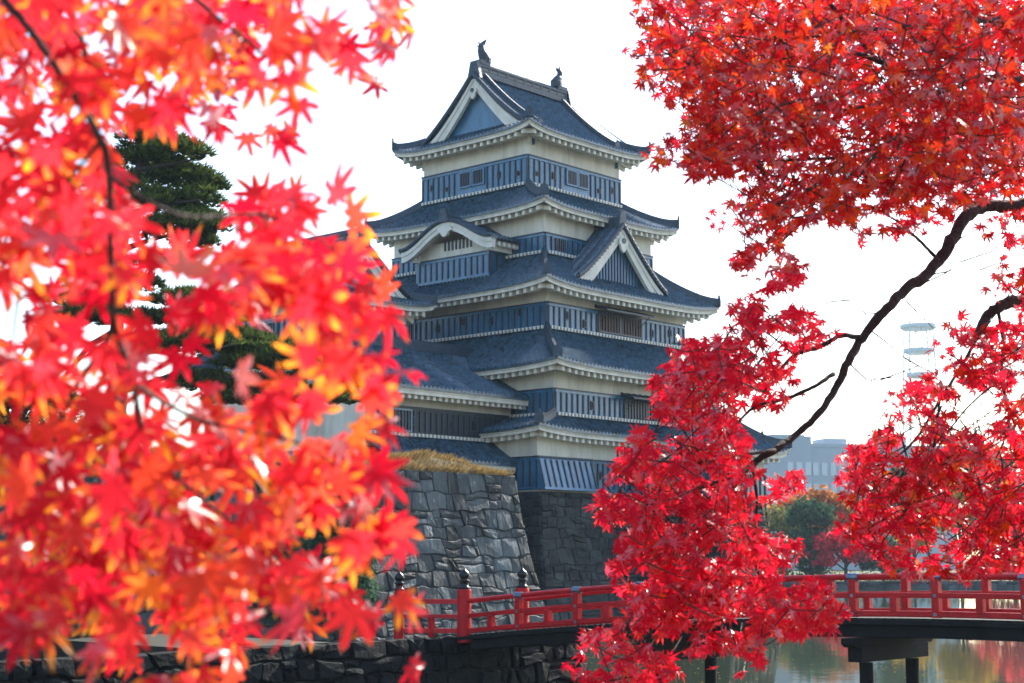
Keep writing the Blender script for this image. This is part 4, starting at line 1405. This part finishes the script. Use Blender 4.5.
def leaves(name, m, parent, C, T, N, S, near, seed, tws=(), trad=.003):
    """one mesh of maple leaves: base points C, tip directions T, normals N, sizes S"""
    r = np.random.default_rng(seed)
    tpl = leaf_template(near)
    n, k = len(C), len(tpl)
    T = T - N * (T * N).sum(1)[:, None]; T /= np.linalg.norm(T, axis=1)[:, None] + 1e-9
    B = np.cross(T, N)
    V = np.zeros((n, k, 3)); A = np.zeros((n, k, 4), np.float32)
    curl = r.normal(.28, .27, n)[:, None]; fold = r.normal(.12, .15, n)[:, None]
    x, y, rad = tpl[:, 0][None], tpl[:, 1][None], tpl[:, 2][None]
    xs = x * r.uniform(.88, 1.1, n)[:, None]
    jit = 1 + r.normal(0, .05, (n, k))
    zz = -curl * rad ** 2 + fold * np.abs(x) + r.normal(0, .03, (n, k)) * rad
    V = C[:, None] + (B[:, None] * (xs * jit)[..., None] + T[:, None] * (y * jit)[..., None] + N[:, None] * zz[..., None]) * S[:, None, None]
    A[:, :, 0] = r.beta(2, 2.2, n)[:, None]; A[:, :, 1] = rad; A[:, :, 2] = r.random(n)[:, None]; A[:, :, 3] = 1
    verts = V.reshape(-1, 3); cols_ = A.reshape(-1, 4)
    tb = MB()
    for a, b, c in tws: tb.tube([a, b, c], [trad, trad * .8, trad * .4], 3)
    tri = np.array([(0, j, j + 1) for j in range(1, k - 1)] + [(0, k - 1, 1)])
    F = (tri[None] + (np.arange(n) * k)[:, None, None]).reshape(-1, 3)
    me = bpy.data.meshes.new(name)
    nl = len(F)
    if tb.v:
        off = len(verts)
        tf = np.array([(f[0], f[j], f[j + 1]) for f in tb.f for j in range(1, len(f) - 1)]) + off
        verts = np.concatenate([verts, np.array(tb.v)]); F = np.concatenate([F, tf])
        cols_ = np.concatenate([cols_, np.zeros((len(tb.v), 4), np.float32)])
    me.vertices.add(len(verts)); me.vertices.foreach_set('co', verts.ravel().astype(np.float32))
    me.loops.add(F.size); me.loops.foreach_set('vertex_index', F.ravel().astype(np.int32))
    me.polygons.add(len(F)); me.polygons.foreach_set('loop_start', (np.arange(len(F)) * 3).astype(np.int32))
    me.update(calc_edges=True)
    me.validate()
    ca = me.color_attributes.new('leafcol', 'FLOAT_COLOR', 'POINT')
    ca.data.foreach_set('color', cols_.ravel())
    me.materials.append(m); me.materials.append(M['maple_bark'])
    me.polygons.foreach_set('material_index', np.array([0] * nl + [1] * (len(F) - nl), np.int32))
    o = bpy.data.objects.new(name, me); col.objects.link(o); o.parent = parent
    return o

def inside(poly, x, y):
    p = np.asarray(poly, float); n = len(p)
    c = np.zeros(len(x), bool); j = n - 1
    for i in range(n):
        xi, yi, xj, yj = *p[i], *p[j]
        m_ = ((yi > y) != (yj > y)) & (x < (xj - xi) * (y - yi) / (yj - yi + 1e-12) + xi)
        c ^= m_; j = i
    return c

def gapnoise(x, y, sc_, seed, asp=1.0):
    x, y = x + .35 * y, (y - .25 * x) * asp
    r = np.random.default_rng(seed)
    v = np.zeros(len(x))
    for i in range(7):
        a = r.uniform(0, 2 * math.pi); f = r.uniform(.6, 1.9) / sc_ * 2 * math.pi
        v += np.sin((x * math.cos(a) + y * math.sin(a)) * f + r.uniform(0, 6.3))
    return v / 2.6

def spray_cloud(poly, n_spray, d0, d1, seed, per=(5, 10), spread=.11, gap=None, gsc=60, holes=(), keep=.0, droop=.35, dfun=None, asp=1.0):
    """spots for leaves: sprays (a twig with leaves in a loose flat fan) spread through the depth of a bough"""
    r = np.random.default_rng(seed)
    p = np.asarray(poly, float)
    x0, y0, x1, y1 = *p.min(0), *p.max(0)
    CX_, CY_ = [], []
    while len(CX_) < n_spray:
        x = r.uniform(x0, x1, 4000); y = r.uniform(y0, y1, 4000)
        ok = inside(poly, x, y)
        for h in holes: ok &= ~inside(h, x, y)
        if gap is not None: ok &= gapnoise(x, y, gsc, seed // 10 if asp != 1 else seed, asp) > (gap(x, y) if callable(gap) else gap)
        CX_ += list(x[ok]); CY_ += list(y[ok])
    CX_, CY_ = np.array(CX_[:n_spray]), np.array(CY_[:n_spray])
    D = r.uniform(d0, d1, n_spray)
    if dfun is not None: D = dfun(CX_, CY_, r)
    pts, sid, tw = [], [], []
    for i in range(n_spray):
        c = at(CX_[i], CY_[i], D[i])
        ax = Vector((r.normal(), r.normal(), -droop + .35 * r.normal())).normalized()
        sd = ax.cross(Vector((r.normal() * .4, r.normal() * .4, 1))).normalized()
        L = spread * r.uniform(1.0, 2.2)
        m = r.integers(*per)
        tw.append((c - ax * L * 1.1 + Vector((0, 0, L * .35)), c - ax * L * .3 + Vector((0, 0, L * .08)), c + ax * L * .6))
        for j in range(m):
            f = (j + .5) / m * 1.7 - 1.1 + r.normal() * .15
            q = c + ax * L * f + sd * spread * r.uniform(-1, 1) * .9 + Vector((0, 0, r.normal() * spread * .25))
            pts.append(q); sid.append(i)
    P = np.array([tuple(q) for q in pts]); sid = np.array(sid)
    x, y = px(P)
    ok = inside(poly, x, y)
    for h in holes: ok &= ~inside(h, x, y)
    if asp != 1: ok &= gapnoise(x, y, gsc, seed // 10, asp) > (gap(x, y) if callable(gap) else gap) - .25
    ea = np.array([tuple(t[0]) for t in tw]); eb = np.array([tuple(t[2]) for t in tw])
    k1, k2 = inside(poly, *px(ea)), inside(poly, *px(eb))
    tw = [t for t, a, b in zip(tw, k1, k2) if a and b]
    return P[ok], sid[ok], tw, D

def orient(P, r, facing=.55, upw=.5, rnd=.6, down=.75):
    n = len(P)
    V = np.array([0, 0, EYE]) - P; V /= np.linalg.norm(V, axis=1)[:, None]
    N = V * facing + np.array([0, 0, upw]) + r.normal(size=(n, 3)) * rnd
    N /= np.linalg.norm(N, axis=1)[:, None]
    T = r.normal(size=(n, 3)) * .8; T[:, 2] -= down
    return T, N

def branch(parent, pts, name='branch'):
    """pts: (px, py, distance, width in px)"""
    c = [at(x, y, d) for x, y, d, w in pts]
    rad = [w * d / F_PX / 2 for x, y, d, w in pts]
    # smooth (Catmull-Rom) with a little irregularity
    r = random.Random(int(pts[0][0] * 7 + pts[-1][1]))
    out, rr = [], []
    for i in range(len(c) - 1):
        p0, p1, p2, p3 = c[max(i - 1, 0)], c[i], c[i + 1], c[min(i + 2, len(c) - 1)]
        for k in range(6):
            t = k / 6
            q = .5 * ((2 * p1) + (p2 - p0) * t + (2 * p0 - 5 * p1 + 4 * p2 - p3) * t * t + (3 * p1 - p0 - 3 * p2 + p3) * t ** 3)
            ra = rad[i] + (rad[i + 1] - rad[i]) * t
            out.append(q + Vector((r.uniform(-1, 1), r.uniform(-1, 1), r.uniform(-1, 1))) * ra * .18)
            rr.append(ra * r.uniform(.92, 1.1))
    out.append(c[-1]); rr.append(rad[-1])
    mb = MB().tube(out, rr, 9)
    return mb.build(name, M['maple_bark'], parent, smooth=True)

def twig_mesh(parent, tws, rad, name='twig'):
    mb = MB()
    for a, b, c in tws:
        mb.tube([a, b, c], [rad, rad * .8, rad * .4], 4)
    return mb.build(name, M['maple_bark'], parent)

# ---- the maple on the right
mr_ = thing('maple_tree', 'red maple with sharp small leaves arching in from the right over the bridge', 'tree', (4.4, 8.2, 1.5))
inv = Vector((4.4, 8.2, 1.5))
class Off:                                                # parts are built in world space, then hung under the tree
    pass
def hang(o, root):
    o.matrix_parent_inverse = Matrix.Translation(-root.location)
    return o
tm = MB()
tm.tube([(4.4, 8.2, 1.4), (4.35, 8.15, 2.6), (4.5, 8.1, 3.8), (4.3, 8.0, 5.2), (4.4, 7.8, 6.8), (4.2, 7.7, 8.6)], [.26, .2, .18, .15, .11, .05], 14)
hang(tm.build('trunk', M['maple_bark'], mr_, smooth=True), mr_)
limbs = [
    [(1330, 180, 8.0, 26), (1180, 196, 7.8, 18), (1075, 203, 7.6, 15), (1024, 205, 7.5, 14), (985, 207, 7.4, 13), (966, 217, 7.3, 13), (948, 246, 7.2, 12), (930, 272, 7.1, 12), (905, 290, 7.0, 11), (884, 312, 6.9, 10), (862, 338, 6.9, 9), (848, 362, 6.8, 8), (836, 388, 6.8, 7.5), (820, 412, 6.7, 7), (798, 433, 6.7, 7), (775, 450, 6.6, 7), (752, 464, 6.6, 6), (738, 480, 6.5, 5), (728, 500, 6.5, 3)],
    [(862, 338, 6.9, 6), (840, 336, 6.8, 5), (820, 347, 6.8, 5), (795, 355, 6.7, 4), (778, 372, 6.7, 3), (764, 392, 6.7, 2)],
    [(833, 374, 6.8, 5), (815, 386, 6.7, 4), (788, 398, 6.7, 4), (757, 406, 6.6, 3.5), (738, 422, 6.6, 2.5), (718, 442, 6.6, 2)],
    [(756, 463, 6.6, 5), (728, 478, 6.5, 4), (700, 488, 6.4, 3), (665, 497, 6.4, 2.5), (630, 505, 6.3, 1.5)],
    [(752, 466, 6.6, 4), (757, 500, 6.5, 3), (754, 540, 6.5, 2.5), (760, 575, 6.4, 2), (800, 600, 6.4, 1.2)],
    [(728, 498, 6.5, 3), (700, 530, 6.4, 2.5), (690, 575, 6.3, 2), (665, 620, 6.3, 1.6), (620, 655, 6.3, 1.2)],
    [(690, 575, 6.3, 2), (720, 610, 6.2, 1.6), (738, 650, 6.2, 1.2)],
    [(938, 260, 7.2, 4), (923, 244, 7.15, 3.2), (910, 232, 7.1, 3), (897, 221, 7.0, 2.4), (868, 205, 7.0, 1.6)],
    [(1330, 300, 8.0, 24), (1140, 296, 7.6, 17), (1060, 298, 7.4, 14), (1024, 300, 7.3, 13), (1002, 305, 7.2, 12), (986, 318, 7.2, 10), (976, 338, 7.1, 8)],
    [(998, 308, 7.2, 4), (1003, 345, 7.1, 3.5), (1001, 380, 7.1, 3), (1010, 415, 7.0, 2.5), (1000, 450, 7.0, 2), (975, 490, 6.9, 1.5)],
    [(986, 318, 7.2, 4), (965, 360, 7.1, 3.5), (940, 400, 7.0, 3), (915, 440, 7.0, 2.5), (890, 460, 6.9, 2), (862, 470, 6.9, 1.3)],
    [(940, 400, 7.0, 2.5), (930, 460, 6.9, 2.2), (905, 510, 6.8, 2), (880, 545, 6.8, 1.3)],
    [(1330, 90, 8.0, 22), (1130, 82, 7.0, 14), (1024, 79, 6.6, 9), (981, 79, 6.4, 8), (932, 79, 6.3, 7), (886, 64, 6.2, 6), (849, 52, 6.1, 4), (800, 55, 6.0, 3), (745, 70, 5.9, 2)],
    [(1130, 130, 7.4, 12), (1024, 133, 6.9, 9), (990, 137, 6.8, 8), (956, 132, 6.7, 6), (905, 138, 6.6, 5), (886, 145, 6.6, 5), (840, 157, 6.5, 4), (790, 160, 6.4, 3), (741, 162, 6.4, 2), (690, 158, 6.3, 1.3)],
    [(981, 79, 6.4, 5), (930, 95, 6.3, 4), (880, 103, 6.2, 4), (840, 110, 6.1, 3), (760, 110, 6.0, 2)],
    [(907, 27, 5.8, 5), (873, 29, 5.8, 4), (840, 33, 5.7, 3.5), (770, 40, 5.7, 2.5), (700, 30, 5.6, 1.6)],
    [(1130, 40, 7.0, 10), (1000, 20, 6.2, 8), (907, 27, 5.8, 5)],
    [(815, -20, 6.0, 5), (835, 10, 6.1, 5), (858, 38, 6.2, 5), (876, 58, 6.2, 4)],
    [(905, 138, 6.6, 4), (870, 180, 6.6, 3), (845, 205, 6.6, 2.5), (800, 225, 6.6, 1.8), (760, 262, 6.6, 1.2)],
    [(775, 450, 6.55, 4), (745, 455, 6.4, 3), (705, 462, 6.3, 2.4), (668, 462, 6.2, 1.8), (634, 458, 6.2, 1.2)],
    [(705, 462, 6.3, 2), (690, 440, 6.2, 1.6), (672, 415, 6.2, 1.2)],
    [(757, 500, 6.4, 2.4), (730, 520, 6.2, 2), (700, 528, 6.1, 1.6), (655, 545, 6.1, 1.2)],
    [(754, 540, 6.4, 2.2), (775, 556, 6.2, 1.6), (792, 552, 6.2, 1.1)],
    [(764, 392, 6.6, 2), (735, 380, 6.4, 1.8), (700, 372, 6.3, 1.5), (668, 376, 6.3, 1.1)],
    [(795, 355, 6.7, 2.4), (770, 335, 6.5, 1.8), (745, 318, 6.5, 1.2)],
    [(1001, 380, 7.0, 2.5), (975, 400, 6.7, 2), (948, 432, 6.6, 1.8), (925, 470, 6.5, 1.2)],
    [(1000, 450, 6.9, 2.4), (1005, 500, 6.6, 2), (990, 540, 6.5, 1.4), (975, 565, 6.5, 1.0)],
    [(905, 510, 6.8, 2), (925, 540, 6.5, 1.6), (930, 562, 6.5, 1.1)],
    [(886, 64, 6.0, 4), (850, 90, 5.6, 3), (800, 100, 5.4, 2.4), (745, 118, 5.3, 1.6)],
    [(932, 79, 6.2, 4), (915, 120, 5.8, 3), (880, 150, 5.6, 2.4), (850, 190, 5.6, 1.6)],
    [(840, 157, 6.4, 3), (815, 185, 6.0, 2.4), (775, 205, 5.9, 1.8), (735, 215, 5.9, 1.2)],
    [(907, 27, 5.8, 4), (930, 55, 5.5, 3), (985, 60, 5.4, 2.4)],
    [(800, 55, 6.0, 3), (765, 30, 5.6, 2.2), (720, 15, 5.5, 1.6), (680, 22, 5.4, 1.1)],
]
for lb in limbs: hang(branch(mr_, lb), mr_)
bare = []
rb = np.random.default_rng(77)
for (xa, ya, xb, yb) in ((905, 292, 960, 262), (960, 262, 1010, 235), (884, 312, 850, 300), (870, 330, 905, 358), (905, 358, 940, 375), (940, 262, 985, 225), (930, 275, 980, 270), (848, 362, 880, 380), (880, 380, 918, 366), (850, 300, 815, 312), (900, 378, 850, 392), (815, 420, 850, 372), (768, 250, 800, 225), (905, 300, 935, 330), (980, 270, 1010, 262), (960, 420, 990, 470), (930, 430, 905, 480), (820, 345, 800, 335)):
    a, b = at(xa, ya, 7.05 + rb.normal() * .1), at(xb, yb, 7.05 + rb.normal() * .25)
    bare.append((a, a.lerp(b, .5) + Vector(rb.normal(size=3)) * .02, b))
for b_ in bare: hang(twig_mesh(mr_, [b_], .0042), mr_)

UP = [(641, -14), (633, 17), (646, 33), (622, 50), (641, 62), (639, 83), (662, 99), (679, 120), (660, 138), (638, 158), (656, 166), (676, 164), (695, 178), (708, 182), (737, 174), (745, 187), (706, 214), (712, 228), (737, 232), (729, 249), (733, 274), (749, 283), (778, 269), (807, 274), (806, 262), (782, 245), (795, 228), (832, 222), (849, 224), (857, 245), (868, 252), (890, 245), (907, 232), (927, 236), (944, 228), (968, 206), (1000, 196), (1060, 190), (1060, -14)]
UPH = [[(815, 235), (790, 250), (800, 225), (830, 218)]]
MID = [(783, 266), (808, 274), (800, 286), (775, 291), (764, 300), (763, 319), (796, 303), (816, 315), (841, 332), (833, 344), (804, 348), (798, 362), (806, 393), (775, 410), (750, 408), (738, 426), (763, 446), (745, 452), (750, 461), (774, 474), (803, 466), (811, 482), (786, 497), (774, 505), (757, 500), (757, 523), (782, 521), (778, 532), (801, 540), (799, 561), (786, 562), (766, 586), (700, 600), (640, 606), (617, 592), (606, 571), (612, 549), (622, 528), (596, 522), (589, 509), (598, 500), (598, 488), (607, 472), (617, 462), (616, 446), (629, 435), (645, 420), (656, 406), (648, 392), (634, 386), (652, 376), (664, 360), (672, 350), (668, 334), (680, 336), (700, 340), (722, 334), (722, 319), (732, 300), (750, 296), (768, 284)]
LOW = [(631, 600), (612, 624), (582, 634), (560, 662), (570, 676), (600, 690), (640, 696), (676, 690), (684, 668), (668, 652), (650, 640), (668, 632), (684, 640), (693, 661), (714, 667), (740, 675), (754, 677), (760, 664), (767, 656), (761, 644), (764, 634), (779, 637), (797, 639), (812, 629), (830, 628), (838, 631), (850, 609), (847, 598), (836, 589), (824, 581), (808, 577), (790, 588), (766, 574), (744, 576), (700, 580), (650, 585)]
RGT = [(1060, 200), (992, 213), (976, 232), (994, 244), (1002, 262), (990, 278), (984, 296), (1012, 300), (1018, 318), (990, 325), (962, 312), (951, 311), (934, 336), (927, 356), (940, 370), (922, 376), (888, 394), (876, 414), (882, 426), (855, 441), (838, 458), (844, 470), (833, 482), (848, 503), (836, 530), (846, 540), (848, 556), (866, 548), (886, 569), (900, 581), (930, 574), (960, 585), (985, 578), (1014, 583), (1060, 580)]
RGTH = [[(955, 400), (985, 392), (1000, 410), (985, 436), (960, 430)], [(905, 425), (925, 420), (915, 455), (895, 460)]]
def lerp_(v, a, b, p, q): return a + (b - a) * np.clip((v - p) / (q - p), 0, 1)
g_up = lambda x, y: np.where(x > 700, lerp_(y, -1.5, -.38, 120, 225), lerp_(y, -1.1, -.4, 60, 160))
g_mid = lambda x, y: lerp_(y, -.55, -.62, 330, 480)
g_low = lambda x, y: lerp_(y, -.7, -.3, 600, 640)
g_rgt = lambda x, y: lerp_(y, -.45, -.75, 330, 470)
OFF_SHADE = [(1090, -60), (1100, -460), (1560, -460), (1560, -60)]  # unseen foliage beyond the frame, added to shade the upper crown
specs = [
    ('leaf_scarlet', UP, 640, 4.9, 7.6, 101, UPH, g_up, 62, .043, .10, (7, 13)),
    ('leaf_red', UP, 460, 6.2, 9.0, 109, UPH, g_up, 62, .044, .10, (7, 13)),
    ('leaf_red', MID, 400, 5.9, 7.2, 121, (), g_mid, 62, .047, .085, (6, 11)),
    ('leaf_red', LOW, 165, 5.8, 6.9, 131, (), g_low, 50, .047, .085, (6, 11)),
    ('leaf_red', RGT, 360, 6.4, 7.8, 141, RGTH, g_rgt, 62, .046, .085, (6, 11)),
    ('leaf_scarlet', RGT, 110, 6.2, 7.6, 142, RGTH, g_rgt, 62, .046, .085, (6, 11)),
    ('leaf_scarlet', OFF_SHADE, 330, 7.0, 10.0, 151, (), -1.2, 60, .062, .14, (8, 14)),
]
for mn, poly, ns, d0, d1, seed, holes, gap, gsc, size, spread, per in specs:
    P, sid, tws, D = spray_cloud(poly, ns, d0, d1, seed, per, spread, gap, gsc, holes, asp=1.9)
    r = np.random.default_rng(seed + 5)
    T, N = orient(P, r)
    hang(leaves('crown', M[mn], mr_, P, T, N, size * r.uniform(.7, 1.2, len(P)), False, seed, tws, .0036), mr_)

# ---- the maple close by on the left
ml = thing('maple_tree', 'maple close to the camera at left, large blurred red and orange leaves', 'tree', (-2.3, 1.2, 1.5))
tm = MB()
tm.tube([(-2.3, 1.2, 1.4), (-2.25, 1.25, 2.4), (-2.1, 1.3, 3.4), (-1.9, 1.4, 4.4), (-1.9, 1.6, 5.6)], [.16, .13, .11, .09, .04], 12)
hang(tm.build('trunk', M['maple_bark'], ml, smooth=True), ml)
for lb in [
    [(-900, -500, 1.5, 60), (-300, -300, 1.55, 30), (-60, -120, 1.6, 15), (0, -8, 1.62, 10), (20, 18, 1.62, 9), (46, 52, 1.62, 9), (76, 98, 1.64, 9), (101, 140, 1.66, 9), (109, 176, 1.68, 8), (111, 252, 1.7, 7.5), (115, 326, 1.75, 7), (133, 383, 1.8, 6), (145, 449, 1.9, 5), (160, 520, 2.0, 4), (175, 580, 2.1, 2.5)],
    [(-60, -120, 2.0, 10), (40, -40, 2.1, 8), (67, 0, 2.1, 7), (84, 50, 2.1, 6), (88, 85, 2.1, 5)],
    [(40, -40, 2.1, 8), (150, -30, 2.0, 7), (220, 20, 1.9, 5), (270, 60, 1.9, 3)],
    [(150, -30, 2.0, 7), (300, -25, 1.9, 6), (350, -12, 1.9, 4), (380, 12, 1.9, 2)],
    [(109, 176, 1.68, 5), (180, 215, 1.75, 4), (260, 215, 1.9, 3.5), (320, 240, 1.9, 3), (370, 290, 1.85, 2)],
    [(133, 383, 1.8, 5), (200, 420, 2.0, 4), (290, 440, 1.9, 3), (360, 480, 1.85, 2)],
    [(145, 449, 1.9, 4), (230, 520, 2.0, 3), (320, 560, 1.9, 2)],
    [(101, 140, 1.66, 5), (50, 210, 1.8, 4), (20, 290, 2.1, 3), (10, 380, 2.1, 2)],
    [(115, 326, 1.75, 5), (60, 420, 2.1, 4), (40, 520, 2.1, 2.5)],
]: hang(branch(ml, lb), ml)
LT = [(-30, -20), (424, -20), (414, 8), (412, 52), (394, 86), (384, 80), (372, 92), (353, 120), (344, 86), (323, 57), (294, 42), (278, 52), (302, 100), (306, 138), (262, 152), (235, 134), (210, 147), (193, 122), (164, 139), (147, 143), (150, 170), (168, 205), (196, 232), (235, 199), (262, 170), (302, 178), (345, 188), (356, 214), (352, 240), (374, 270), (388, 303), (410, 366), (392, 385), (372, 400), (395, 425), (414, 478), (402, 505), (418, 540), (404, 565), (400, 588), (412, 611), (424, 674), (378, 667), (343, 637), (325, 611), (298, 652), (273, 625), (234, 636), (240, 690), (157, 690), (146, 660), (114, 681), (86, 675), (78, 637), (58, 629), (8, 634), (-30, 618)]
LTH = [[(120, 122), (205, 134), (236, 196), (228, 250), (196, 262), (150, 236), (124, 196)], [(122, 286), (150, 275), (178, 282), (176, 310), (140, 325), (124, 320)], [(84, 300), (116, 285), (116, 320), (90, 330)], [(192, 318), (258, 322), (262, 372), (205, 366)], [(130, 345), (168, 340), (180, 378), (146, 380)], [(255, 325), (308, 320), (310, 362), (262, 366)], [(10, 395), (62, 400), (60, 428), (8, 424)], [(78, 436), (112, 440), (104, 470), (82, 462)]]
for mn, ns, d0, d1, seed, gap, size in (('leaf_orange', 138, 1.62, 2.25, 201, -.6, .049), ('leaf_orange', 78, 2.2, 3.0, 202, -.45, .052), ('leaf_red', 40, 1.7, 2.6, 203, -.4, .047)):
    P, sid, tws, D = spray_cloud(LT, ns, d0, d1, seed, (3, 7), .085, gap, 110, LTH, .0, droop=.8)
    r = np.random.default_rng(seed + 5)
    T, N = orient(P, r, .9, .25, .45, 1.0)
    hang(leaves('crown', M[mn], ml, P, T, N, size * r.uniform(.72, 1.15, len(P)), True, seed), ml)

# ------------------------------------------------------------------ thin autumn haze
hz = bpy.data.materials.new('haze_air')
hz.use_nodes = True
hn = hz.node_tree
hn.nodes.remove(hn.nodes['Principled BSDF'])
pv = hn.nodes.new('ShaderNodeVolumePrincipled')
pv.inputs['Color'].default_value = (0.62, 0.80, 1.0, 1)
pv.inputs['Density'].default_value = 0.00014
pv.inputs['Anisotropy'].default_value = 0.2
hn.links.new(pv.outputs[0], hn.nodes['Material Output'].inputs['Volume'])
tag(MB().box(-910, 910, -100, 1110, -3.2, 84).build('haze', hz), None, None, kind='stuff')

# a few fallen leaves floating on the moat
fl2 = MB()
r_ = np.random.default_rng(8)
for i in range(420):
    y = r_.uniform(46, 95); x = r_.uniform(.03, .33) * y
    a = r_.uniform(0, 6.28); q = r_.uniform(.025, .06)
    fl2.add([(x + q * math.cos(a + k * 1.2566) * (1 if k % 2 else .7), y + q * math.sin(a + k * 1.2566), WATER + .006) for k in range(5)], [(0, 1, 2, 3, 4)])
tag(fl2.build('fallen_leaves', M['yellow']), 'small fallen leaves floating on the moat under the bridge', 'leaves', kind='stuff')
